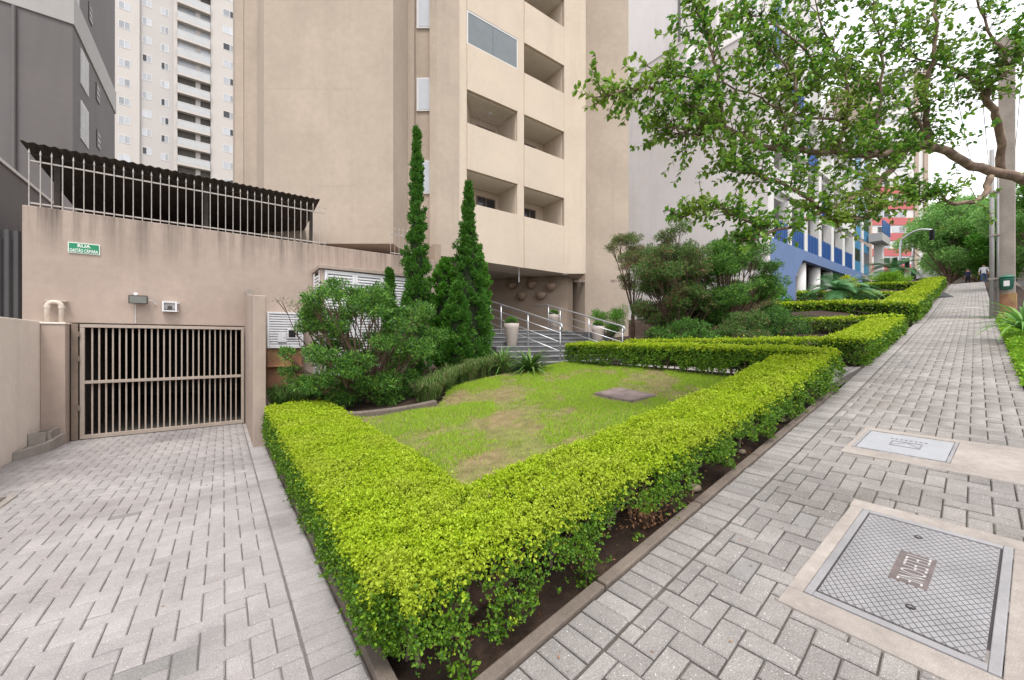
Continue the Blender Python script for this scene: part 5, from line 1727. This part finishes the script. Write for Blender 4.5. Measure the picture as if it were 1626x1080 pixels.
# border grass
def grass_tuft(t, a, b, z, n, h, w, m, arch=.5, name='blades'):
    an = rng.uniform(0, 2 * np.pi, n)
    out = rng.uniform(.15, 1.0, n) * arch
    hh = h * rng.uniform(.6, 1.15, n)
    base = np.c_[a + rng.normal(0, .03, n), b + rng.normal(0, .03, n), np.full(n, z)]
    dx, dy = np.cos(an), np.sin(an)
    sx, sy = -dy * w, dx * w
    V = []
    for (f, r_, ww) in ((0, 0, 1), (.55, .35, .9), (.95, .75, .7), (.8, 1.15, .05)):
        c = base + np.c_[dx * out * r_ * hh, dy * out * r_ * hh, hh * f]
        V += [c + np.c_[sx, sy, np.zeros(n)] * ww, c - np.c_[sx, sy, np.zeros(n)] * ww]
    V = np.stack(V, 1).reshape(-1, 3)
    o8 = np.arange(n)[:, None] * 8
    F = np.concatenate([o8 + np.array([2 * i, 2 * i + 1, 2 * i + 3, 2 * i + 2]) for i in range(3)])
    return V, F
def grass_run(name, pts, label, h, n, m, mats, arch=.8, w=.006):
    t = thing(name, (pts[0][0], pts[0][1], lawn_z(*pts[0])), label, 'border grass')
    VV, FF, off = [], [], 0
    for (a, b) in pts:
        V, F = grass_tuft(t, a, b, lawn_z(a, b) - .03, n, h * random.uniform(.85, 1.15), w, m, arch)
        VV.append(V); FF.append(F + off); off += len(V)
    V, F = np.concatenate(VV), np.concatenate(FF)
    mi = np.repeat((rng.random(len(F) // 3) < .38).astype(int), 3)
    mi = np.tile((rng.random(len(F) // 3) < .35).astype(int), 3)[:len(F)]
    stuff(finish('blades', np_mesh('blades', V, F, mi), mats, t))
edge = [(2.95 + .0, 6.3), (3.15, 6.55), (3.4, 6.85), (3.65, 7.12), (3.95, 7.32), (4.25, 7.47), (4.55, 7.58), (4.85, 7.64), (5.15, 7.66), (5.4, 7.62)]
pts = []
for (a, b) in edge:
    for _ in range(6):
        pts.append((a + random.uniform(-.17, .17), b + random.uniform(.0, .3)))
grass_run('border_grass', pts, 'curving band of arching green and straw border grass along the lawn', .40, 85, L_TURF, [L_TURF, L_TURFDRY])
pts = [(.75 + random.uniform(0, 1.0), 8.2 + random.uniform(-.4, 1.2)) for _ in range(34)]
grass_run('border_grass', pts, 'dark green clump of border grass under the meter box', .38, 80, L_TURF, [L_TURF, L_TURF])

def strap_plant(name, base, n, Lb, w, label, m, cat='plant', group=None, up=.9):
    """rosette of strap leaves, each leaf a part"""
    t = thing(name, base, label, cat, group)
    for k in range(n):
        an = k * 2.399 + random.uniform(-.2, .2)
        el = random.uniform(.25, 1.25) * up
        L_ = Lb * random.uniform(.75, 1.1)
        V, F = [], []
        ns = 6
        p = Vector(base) + Vector((math.cos(an), math.sin(an), 0)) * .02
        e = el
        for i in range(ns + 1):
            f = i / ns
            ww = w * (1 - f ** 2.2) * (.55 + .9 * f * (1 - f) * 2) + .001
            sx = Vector((-math.sin(an), math.cos(an), 0)) * ww
            nrm = Vector((-math.cos(an) * math.sin(e), -math.sin(an) * math.sin(e), math.cos(e)))
            V += [tuple(p + sx + nrm * ww * .3), tuple(p), tuple(p - sx + nrm * ww * .3)]
            p = p + Vector((math.cos(an) * math.cos(e), math.sin(an) * math.cos(e), math.sin(e))) * (L_ / ns)
            e -= random.uniform(.14, .32)
        for i in range(ns):
            for j in range(2):
                F.append((3 * i + j, 3 * i + j + 1, 3 * i + 3 + j + 1, 3 * i + 3 + j))
        me = bpy.data.meshes.new('leaf'); me.from_pydata(V, [], F)
        finish('leaf', me, m, t, smooth=True)
    return t
strap_plant('agapanthus', (5.72, 7.02, lawn_z(5.72, 7.0)), 90, .8, .034, 'glossy strap leaved clump at the lawn corner by the lowest step', L_TURF, up=1.1)
strap_plant('agapanthus', (5.45, 7.75, lawn_z(5.45, 7.7)), 90, .85, .014, 'lighter green strap leaved clump against the left end of the steps', L_YUCCA, up=1.3)
strap_plant('agapanthus', (10.1, 7.2, 1.15), 40, .5, .016, 'leafy clump at the foot of the right handrail', L_YUCCA, up=1.2)
strap_plant('yucca', (13.55, .18, street(13.55, .2) + .25), 44, 1.05, .035, 'spiky strap leaved plant on the verge at the right edge', L_YUCCA, 'plant', up=1.15)
strap_plant('strap_plant', (17.3, .45, street(17.3, .4) + .02), 30, .75, .02, 'pale dry strap plant at the foot of the pole', L_TURFDRY, 'plant', up=1.2)

# low ground cover on the verge
n = 26000
aa = rng.uniform(8.2, 19.0, n)
P = np.c_[aa, -.385 + .063 * aa - .02 - rng.uniform(0, 1.1, n)]
zz = prof(aa + .0625 * P[:, 1])
hh = .16 + .08 * snoise(np.c_[P, np.zeros(n)], 2.3, 1)
P = np.c_[P, zz + hh * rng.uniform(.25, 1.05, n) * np.clip((-.385 + .063 * aa - P[:, 1]) / .15 + .35, 0, 1)]
V, F = leaves(P, np.tile([0, 0, .8], (n, 1)), .055, .03)
o = stuff(finish('ground_cover', np_mesh('ground_cover', V, F), L_COVER, None, (0, 0, 0)))
tag(o, 'bright green leafy ground cover along the verge at the right edge', 'ground cover')

# ---- cycads
def cycad(base, trunk_h, n, Lf, label):
    t = thing('cycad', base, label, 'cycad', 'cycads in the upper gardens')
    mb = MB().lathe([(.20, -.1), (.24, trunk_h * .3), (.22, trunk_h * .8), (.10, trunk_h)], base, 12); mb.build('trunk', M_TWIG, t)
    for k in range(n):
        an = k * 2.399
        e = random.uniform(.15, 1.15)
        L_ = Lf * random.uniform(.85, 1.1)
        p = Vector(base) + Vector((0, 0, trunk_h * .95))
        V, F = [], []
        pts = []
        ns = 16
        for i in range(ns + 1):
            pts.append((p.copy(), e))
            p = p + Vector((math.cos(an) * math.cos(e), math.sin(an) * math.cos(e), math.sin(e))) * (L_ / ns)
            e -= .085
        side = Vector((-math.sin(an), math.cos(an), 0))
        for i in range(2, ns + 1):
            f = i / ns
            ln = .22 * Lf * math.sin(math.pi * min(1, f * .93 + .06)) + .02
            p, e = pts[i]
            tg = Vector((math.cos(an) * math.cos(e), math.sin(an) * math.cos(e), math.sin(e)))
            for sd in (-1, 1):
                for sub in (0, .5):
                    q = p - tg * (L_ / ns) * sub
                    tip = q + side * sd * ln + tg * ln * .5 + Vector((0, 0, -.03 * ln + .05 * ln))
                    b0 = len(V)
                    V += [tuple(q - tg * .02), tuple(q + tg * .02), tuple(tip)]
                    F.append((b0, b0 + 1, b0 + 2))
        me = bpy.data.meshes.new('frond'); me.from_pydata(V, [], F)
        finish('frond', me, L_CYCAD, t)
cycad((20.3, 4.9, gz(20.3, 4.9)), .62, 40, 1.6, 'cycad palm with wide spreading fronds behind the rounded hedge')
cycad((38.6, 6.26, gz(38.6, 6.26)), 1.15, 38, 1.95, 'far cycad palm on a short trunk at the top of the slope')

# concrete edging at the front of the planting bed
eg = thing('bed_edging', (2.2, 6.1, .4), 'worn concrete edging slab below the big spreading shrub', 'edging')
cv = [(1.5, 6.45), (1.75, 6.25), (2.1, 6.05), (2.45, 5.95), (2.85, 5.92)]
for k in range(4):
    p, q = cv[k], cv[k + 1]
    d = Vector((q[0] - p[0], q[1] - p[1])).normalized()
    nx, ny = -d.y * .13, d.x * .13
    poly = [p, (q[0] - d.x * .004, q[1] - d.y * .004), (q[0] - d.x * .004 + nx, q[1] - d.y * .004 + ny), (p[0] + nx, p[1] + ny)]
    mb = MB().prism(poly, [lawn_z(*c) - .1 for c in poly], [lawn_z(*c) + .085 for c in poly]); mb.build('slab', M_KERB, eg, bevel=.012)

# ================================================================ STREET TREE
LIMBS = {
    'limb': [(12.03, -0.69, 2.91), (11.0, -0.3, 4.07), (10.06, 0.15, 4.14), (8.92, 0.62, 4.23), (8.03, 0.9, 4.36), (7.39, 1.12, 4.19)],
    'left': [(7.39, 1.12, 4.19), (6.78, 1.33, 4.05), (6.33, 1.54, 4.02), (5.45, 1.94, 3.98), (4.64, 2.16, 4.1), (3.94, 2.44, 4.33), (3.57, 2.58, 4.33), (3.19, 2.74, 4.17)],
    'low': [(7.46, 1.07, 4.21), (6.72, 1.25, 3.62), (5.83, 1.54, 3.18), (4.94, 1.82, 2.81), (4.6, 1.94, 2.73)],
    'up': [(9.62, 0.35, 4.19), (9.1, 0.36, 4.8), (8.64, 0.45, 5.09), (8.6, 0.23, 5.34), (8.58, 0.12, 5.65)],
    'curl': [(9.3, 0.46, 4.1), (8.91, 0.5, 3.7), (8.24, 0.74, 3.56), (7.99, 0.81, 3.67)],
    'up2': [(7.99, 0.93, 4.33), (7.67, 0.92, 4.96), (7.63, 0.83, 5.65), (7.59, 0.85, 6.41)],
    's1': [(4.64, 2.16, 4.1), (4.46, 2.18, 4.78), (4.37, 2.24, 5.13), (4.26, 2.33, 5.45)],
    's2': [(5.45, 1.94, 3.98), (5.55, 1.74, 4.58), (5.28, 1.81, 4.92), (4.97, 1.93, 5.03)],
    's3': [(6.33, 1.54, 4.02), (6.3, 1.44, 4.79), (5.95, 1.57, 5.34), (5.7, 1.63, 5.87)],
    's4': [(6.78, 1.33, 4.05), (6.78, 1.2, 4.93), (6.72, 1.25, 5.74), (6.45, 1.32, 6.37)],
    's5': [(5.83, 1.54, 3.18), (5.28, 1.81, 3.48), (4.88, 1.99, 3.55), (4.54, 2.11, 3.61)],
    's6': [(7.39, 1.12, 4.19), (6.39, 1.49, 4.41), (5.46, 1.81, 4.35), (4.65, 2.03, 4.46), (3.74, 2.46, 4.53)],
    's7': [(8.03, 0.9, 4.36), (7.46, 1.07, 4.79), (6.92, 1.35, 5.06), (6.45, 1.57, 5.24)],
    's8': [(8.6, 0.23, 5.34), (8.13, 0.45, 5.9), (8.0, 0.55, 6.66)],
    's9': [(4.64, 2.16, 4.1), (4.31, 2.28, 3.93), (4.02, 2.38, 3.94), (3.88, 2.48, 4.05)],
    's10': [(4.94, 1.82, 2.81), (4.71, 1.99, 3.01), (4.33, 2.15, 3.08), (4.08, 2.33, 2.99)],
    's11': [(8.64, 0.45, 5.09), (8.16, 0.68, 5.37), (7.53, 1.02, 5.47), (7.19, 1.15, 5.82)],
    's12': [(6.72, 1.25, 3.62), (6.65, 1.18, 3.28), (6.32, 1.29, 3.13), (5.95, 1.45, 3.06)],
    's13': [(7.99, 0.81, 3.67), (7.6, 0.97, 3.51), (7.32, 1.05, 3.64)],
    's14': [(5.55, 1.74, 4.58), (5.76, 1.58, 4.88), (5.22, 1.86, 5.33), (4.93, 2.08, 5.48)],
}
RAD = {'limb': (.088, .042), 'left': (.05, .008), 'low': (.045, .007), 'up': (.055, .014), 'curl': (.045, .012), 'up2': (.04, .01)}
tz = street(12.2, -.8)
tr = thing('street_tree', (12.2, -.8, tz), 'street tree with crooked smooth brown limbs reaching over the pavement', 'tree')
def smooth_line(pts, sub=5):
    P = [Vector(p) for p in pts]
    out = []
    for i in range(len(P) - 1):
        p0, p1, p2, p3 = P[max(i - 1, 0)], P[i], P[i + 1], P[min(i + 2, len(P) - 1)]
        for k in range(sub):
            t = k / sub
            out.append(.5 * ((2 * p1) + (p2 - p0) * t + (2 * p0 - 5 * p1 + 4 * p2 - p3) * t * t + (3 * p1 - p0 - 3 * p2 + p3) * t ** 3))
    out.append(P[-1])
    return out
mb = MB().tube(smooth_line([(12.2, -.8, tz - .2), (12.22, -.78, tz + .7), (12.1, -.73, tz + 1.3), (12.03, -.69, 2.91 + .05)]), list(np.linspace(.17, .125, 16)), 10)
mb.build('trunk', M_BARK, tr, smooth=True)
twigs = []
for k, pts in LIMBS.items():
    r0, r1 = RAD.get(k, (.022, .004))
    L_ = smooth_line(pts)
    L_ = [p + Vector((random.gauss(0, .012), random.gauss(0, .012), random.gauss(0, .012))) for p in L_]
    mb = MB().tube(L_, list(np.linspace(r0, r1, len(L_))), 8); mb.build('limb', M_BARK, tr, smooth=True)
    for i, p in enumerate(L_):
        f = i / len(L_)
        if k == 'limb' and f < .62:
            continue
        if k in ('up', 'curl') and f < .35:
            continue
        n = 5 if k not in ('limb', 'curl') else 2
        for _ in range(n):
            tg = (L_[min(i + 1, len(L_) - 1)] - L_[max(i - 1, 0)]).normalized()
            d = Vector((random.gauss(0, 1), random.gauss(0, 1), random.gauss(.5, .6) if k in ('low', 's5', 's10', 's12', 's13', 'curl') else random.gauss(.15, .8)))
            d = (d - tg * d.dot(tg) * .5).normalized() + tg * .5
            d.normalize()
            ln = random.uniform(.14, .52) * (1.1 if f < .8 else .75) * (.62 if k in ('low', 's10', 's12', 's13') else 1)
            twigs.append((p, d, ln))
mbt = MB()
LP, LT, LN = [], [], []
for (p, d, ln) in twigs:
    pts = [p]
    dd = d.copy()
    ns = max(3, int(ln / .06))
    for i in range(ns):
        dd = (dd + Vector((random.gauss(0, .18), random.gauss(0, .18), random.gauss(.03, .18)))).normalized()
        pts.append(pts[-1] + dd * (ln / ns))
    mbt.tube(pts, list(np.linspace(.0055, .0018, len(pts))), 4, cap=False)
    for i in range(max(1, int(len(pts) * .35)), len(pts)):
        tg = (pts[i] - pts[i - 1]).normalized()
        for _ in range(3 if i < len(pts) - 1 else 5):
            o_ = Vector((random.gauss(0, 1), random.gauss(0, 1), random.gauss(0, 1)))
            s_ = (o_ - tg * o_.dot(tg)).normalized()
            LP.append(pts[i] - tg * random.uniform(0, .03)); LT.append((s_ * .85 + tg * .5 + Vector((0, 0, -.12))).normalized()); LN.append(Vector((random.gauss(0, .45), random.gauss(0, .45), 1)))
mbt.build('twigs', M_TWIG, tr)
# leaf: a cupped oval of four quads
prof_l = [(0, .0), (.22, .36), (.52, .5), (.82, .33), (1, .0)]
def leaf_geom():
    v = [(0, 0, 0)]
    f = []
    rows = []
    for (x, w) in prof_l[1:-1]:
        i = len(v)
        v += [(x, -w, .10 * w - .10 * x * x), (x, 0, -.10 * x * x - .03), (x, w, .10 * w - .10 * x * x)]
        rows.append((i, i + 1, i + 2))
    v.append((1, 0, -.16)); e = len(v) - 1
    f += [(0, rows[0][0], rows[0][1]), (0, rows[0][1], rows[0][2])]
    for a_, b_ in zip(rows, rows[1:]):
        f += [(a_[0], b_[0], b_[1]), (a_[0], b_[1], a_[1]), (a_[1], b_[1], b_[2]), (a_[1], b_[2], a_[2])]
    f += [(rows[-1][0], e, rows[-1][1]), (rows[-1][1], e, rows[-1][2])]
    return np.array(v, float), np.array(f)
lv, lf = leaf_geom()
lv = lv * [1, .62, 1]
lme = bpy.data.meshes.new('leaf'); lme.from_pydata([tuple(x) for x in lv], [], [tuple(int(i) for i in x) for x in lf]); lme.materials.append(L_TREE)
lme.polygons.foreach_set('use_smooth', [True] * len(lme.polygons))
Ms = []
for p, t_, n_ in zip(LP, LT, LN):
    y = n_.cross(t_).normalized(); z = t_.cross(y)
    s_ = random.uniform(.038, .074)
    M = Matrix((t_ * s_, y * s_, z * s_)).transposed().to_4x4(); M.translation = p
    Ms.append((-(s_ / max(.5, (p - Vector((0, 0, 1.6))).length)) if in_view(p) else 0, M))
Ms.sort(key=lambda q: q[0])
orgT = ORG[tr]
for _, M in Ms[:300]:
    o = bpy.data.objects.new('leaf', lme); COL.objects.link(o); o.parent = tr
    o.matrix_basis = Matrix.Translation(-orgT) @ M
hv = np.c_[lv, np.ones(len(lv))]
V = np.concatenate([hv @ np.array(M).T[:, :3] for _, M in Ms[300:]])
F = np.concatenate([lf + i * len(lv) for i in range(len(Ms) - 300)])
o = stuff(finish('leaves', np_mesh('leaves', V, F), L_TREE, tr, smooth=True))
print('tree leaves', len(Ms))

# ================================================================ FAR TREES
def far_tree(name, a, b, H, r_, label, seed, m=L_FAR, L=.16, nleaf=300, zc=.64, trunk_r=.22):
    z0 = street(a, b) - .1
    pads = rand_pads(56, r_ * 1.1, r_ * 1.1, H * .40, H * zc * .95, r_ * .28, .75, seed, .2)
    return pad_shrub(name, (a, b, z0), pads, label, m, 'tree', nleaf, L, L * .5, trunk_r, 'trees across the junction', bark=M_BARK)
far_tree('leafy_tree', 57.0, 5.2, 8.5, 3.4, 'dense green tree beside the traffic lights at the top of the street', 5, nleaf=160, L=.2)
far_tree('leafy_tree', 56.5, 2.2, 7.6, 3.2, 'light green tree with a forked pale trunk behind the people', 6, nleaf=150, L=.2, m=L_BUSH)
far_tree('leafy_tree', 50.0, -.6, 8.6, 3.2, 'green tree behind the utility pole at the right edge', 7, nleaf=150, L=.2)
far_tree('leafy_tree', 66.0, 4.0, 10.5, 4.2, 'taller green tree at the back of the junction', 8, nleaf=110, L=.26)
far_tree('leafy_tree', 36.0, -1.6, 7.0, 2.5, 'nearer light green street tree at the right edge, past the pole', 9, nleaf=260, L=.14, m=L_BUSH)

# ================================================================ STREET FURNITURE
pz = street(20.3, .72)
po = thing('utility_pole', (20.3, .72, pz), 'square weathered concrete utility pole on the verge', 'pole')
mb = MB().prism([(20.13, .46), (20.47, .46), (20.47, .80), (20.13, .80)], pz - .1, pz + 9); mb.build('shaft', M_POLE, po, bevel=.02)
mb = MB().box(20.09, 20.51, .43, .83, pz - .1, pz + .75); mb.build('base', M_BRICKY, po, bevel=.02)
mb = MB().box(20.28, 20.32, -.6, 2.0, pz + 8.2, pz + 8.3); mb.build('cross_arm', M_POLE, po)
for bb_ in (-.4, .3, 1.2, 1.8):
    mb = MB().lathe([(.03, 0), (.05, .04), (.03, .08), (.05, .12), (.02, .16)], (20.3, bb_, pz + 8.3), 8); mb.build('insulator', M_OFFWHITE, po)
M_POLE2 = mat('dull_galvanised_steel', (.30, .29, .29), .6, .1, 3, streak=.15)
lp = thing('steel_post', (19.96, .92, pz), 'grey steel tube post just left of the concrete pole', 'post')
mb = MB().tube([(19.96, .92, pz - .1), (19.96, .92, pz + 5.4)], .055, 12); mb.build('tube', M_POLE2, lp, smooth=True)
mb = MB().tube([(19.98, .80, pz - .1), (19.98, .80, pz + 5.0)], .03, 10); mb.build('tube', M_POLE2, lp, smooth=True)
for zz in (1.2, 2.6, 4.0):
    mb = MB().box(19.90, 20.05, .76, .98, pz + zz, pz + zz + .05); mb.build('clamp', M_POLE, lp)
bn = thing('litter_bin', (20.0, .62, pz + .95), 'small dark green litter bin strapped to the concrete pole', 'litter bin')
mb = MB().lathe([(.10, 0), (.12, .02), (.155, .33), (.165, .35), (.15, .35), (.13, .1)], (19.96, .62, pz + .85), 16); mb.build('bucket', M_BIN, bn, smooth=True)
mb = MB().lathe([(.17, 0), (.17, .03), (.10, .08), (.01, .10)], (19.96, .62, pz + 1.22), 16); mb.build('lid', M_BIN, bn, smooth=True)
mb = MB().box(19.79, 19.815, .56, .68, pz + .95, pz + 1.12); mb.build('label_patch', M_OFFWHITE, bn)

# overhead wires between the pole and the junction
wr = thing('overhead_wires', (20.3, .7, pz + 8), 'thin overhead wires running up the street from the pole', 'wires')
for k, bb_ in enumerate((-.4, .3, 1.2, 1.8)):
    p0, p1 = Vector((20.3, bb_, pz + 8.46)), Vector((62, bb_ + 1.5, 14.6))
    mb = MB().tube([p0.lerp(p1, t_) - Vector((0, 0, 4 * .5 * t_ * (1 - t_))) for t_ in np.linspace(0, 1, 14)], .012, 4); mb.build('wire', M_SIGNAL, wr)

# traffic lights
def signal_head(parent, c, H_=.95):
    x, y, z = c
    mb = MB().box(x - .15, x + .05, y - .17, y + .17, z, z + H_); h_ = mb.build('signal_head', M_SIGNAL, parent, bevel=.02)
    for i, colr in enumerate((M_IRONRUST, M_SIGNAL, M_SIGNAL)):
        mb = MB().tube([(x - .151, y, z + H_ * (.83 - .33 * i)), (x - .30, y, z + H_ * (.83 - .33 * i) - .02)], .115, 10, cap=False); mb.build('visor', M_SIGNAL, h_)
def signal(a, b, label, arm):
    z0 = street(a, b) - .1
    t = thing('traffic_light', (a, b, z0), label, 'traffic light', 'traffic lights at the junction')
    pts = [(a, b, z0), (a, b, z0 + 4.6)]
    if arm:
        pts += [(a, b - .3, z0 + 5.4), (a, b - 1.2, z0 + 5.9), (a, b - 2.1, z0 + 5.7)]
    mb = MB().tube(smooth_line(pts, 4), .085, 10); mb.build('pole', M_STEEL, t, smooth=True)
    signal_head(t, (a - .15, b + .35, z0 + 2.6))
    signal_head(t, (a - .15, b - .1, z0 + 1.0 + .5))
    if arm:
        signal_head(t, (a - .1, b - 2.1, z0 + 4.75))
    return t
signal(52.6, 8.0, 'traffic light on a curved steel mast at the junction', True)
signal(54.2, 7.4, 'straight traffic light post just right of the curved mast', False)

# people at the top of the street
def person(base, shirt, trousers, label, face=0.0, stride=.12):
    t = thing('person', base, label, 'person')
    B = Vector(base)
    verts, edges, rad = [], [], []
    def v(x, y, z, r_):
        verts.append((x, y, z)); rad.append(r_); return len(verts) - 1
    pel = v(0, 0, .95, .155); wst = v(0, 0, 1.08, .14); ch = v(0, .01, 1.30, .17); nk = v(0, .01, 1.47, .06); hd = v(0, .02, 1.56, .085); tp = v(0, .02, 1.67, .085)
    edges += [(pel, wst), (wst, ch), (ch, nk), (nk, hd), (hd, tp)]
    for s_ in (-1, 1):
        hp = v(.09 * s_, 0, .88, .095); kn = v(.10 * s_, stride * s_ * .6, .50, .065); an = v(.10 * s_, stride * s_ * .7 + .02, .09, .045); ft = v(.10 * s_, stride * s_ * .7 - .14, .04, .04)
        edges += [(pel, hp), (hp, kn), (kn, an), (an, ft)]
        sh = v(.19 * s_, .01, 1.40, .07); el = v(.25 * s_, .03 - stride * s_ * .4, 1.13, .048); wr_ = v(.24 * s_, -.06 - stride * s_ * .6, .90, .036); hn = v(.24 * s_, -.09 - stride * s_ * .6, .81, .04)
        edges += [(ch, sh), (sh, el), (el, wr_), (wr_, hn)]
    c, s = math.cos(face), math.sin(face)
    me = bpy.data.meshes.new('body')
    me.from_pydata([(x * c - y * s, x * s + y * c, z) for x, y, z in verts], edges, [])
    o = bpy.data.objects.new('body', me); COL.objects.link(o)
    sk = o.modifiers.new('skin', 'SKIN')
    for i, r_ in enumerate(rad):
        me.skin_vertices[0].data[i].radius = (r_, r_ * (.75 if i in (0, 1, 2) else 1))
    me.skin_vertices[0].data[0].use_root = True
    sb = o.modifiers.new('sub', 'SUBSURF'); sb.levels = sb.render_levels = 1
    bpy.context.view_layer.update()
    m2 = bpy.data.meshes.new_from_object(o.evaluated_get(bpy.context.evaluated_depsgraph_get()))
    bpy.data.objects.remove(o)
    m2.materials.clear()
    ms = [M_SKIN, shirt, trousers, M_TWIG]
    for p in m2.polygons:
        z = p.center.z
        r_ = math.hypot(p.center.x, p.center.y)
        p.material_index = 3 if (z > 1.62 or z < .07) else 0 if z > 1.44 else (0 if (r_ > .2 and z < 1.12) else 1 if z > .93 else 2)
    m2.transform(Matrix.Translation(B))
    finish('body', m2, ms, t, smooth=True)
    return t
person((50.5, 2.75, street(50.5, 2.75)), mat('white_shirt', (.7, .7, .74), .9, .05), mat('blue_jeans', (.07, .10, .2), .9, .1), 'person in a white top walking away at the crest of the pavement', R(-90))
person((52.5, 3.75, street(52.5, 3.75)), mat('navy_top', (.03, .035, .07), .9, .1), mat('dark_trousers', (.03, .03, .035), .9, .1), 'person in dark clothes standing at the crest left of the one in white', R(60), .05)
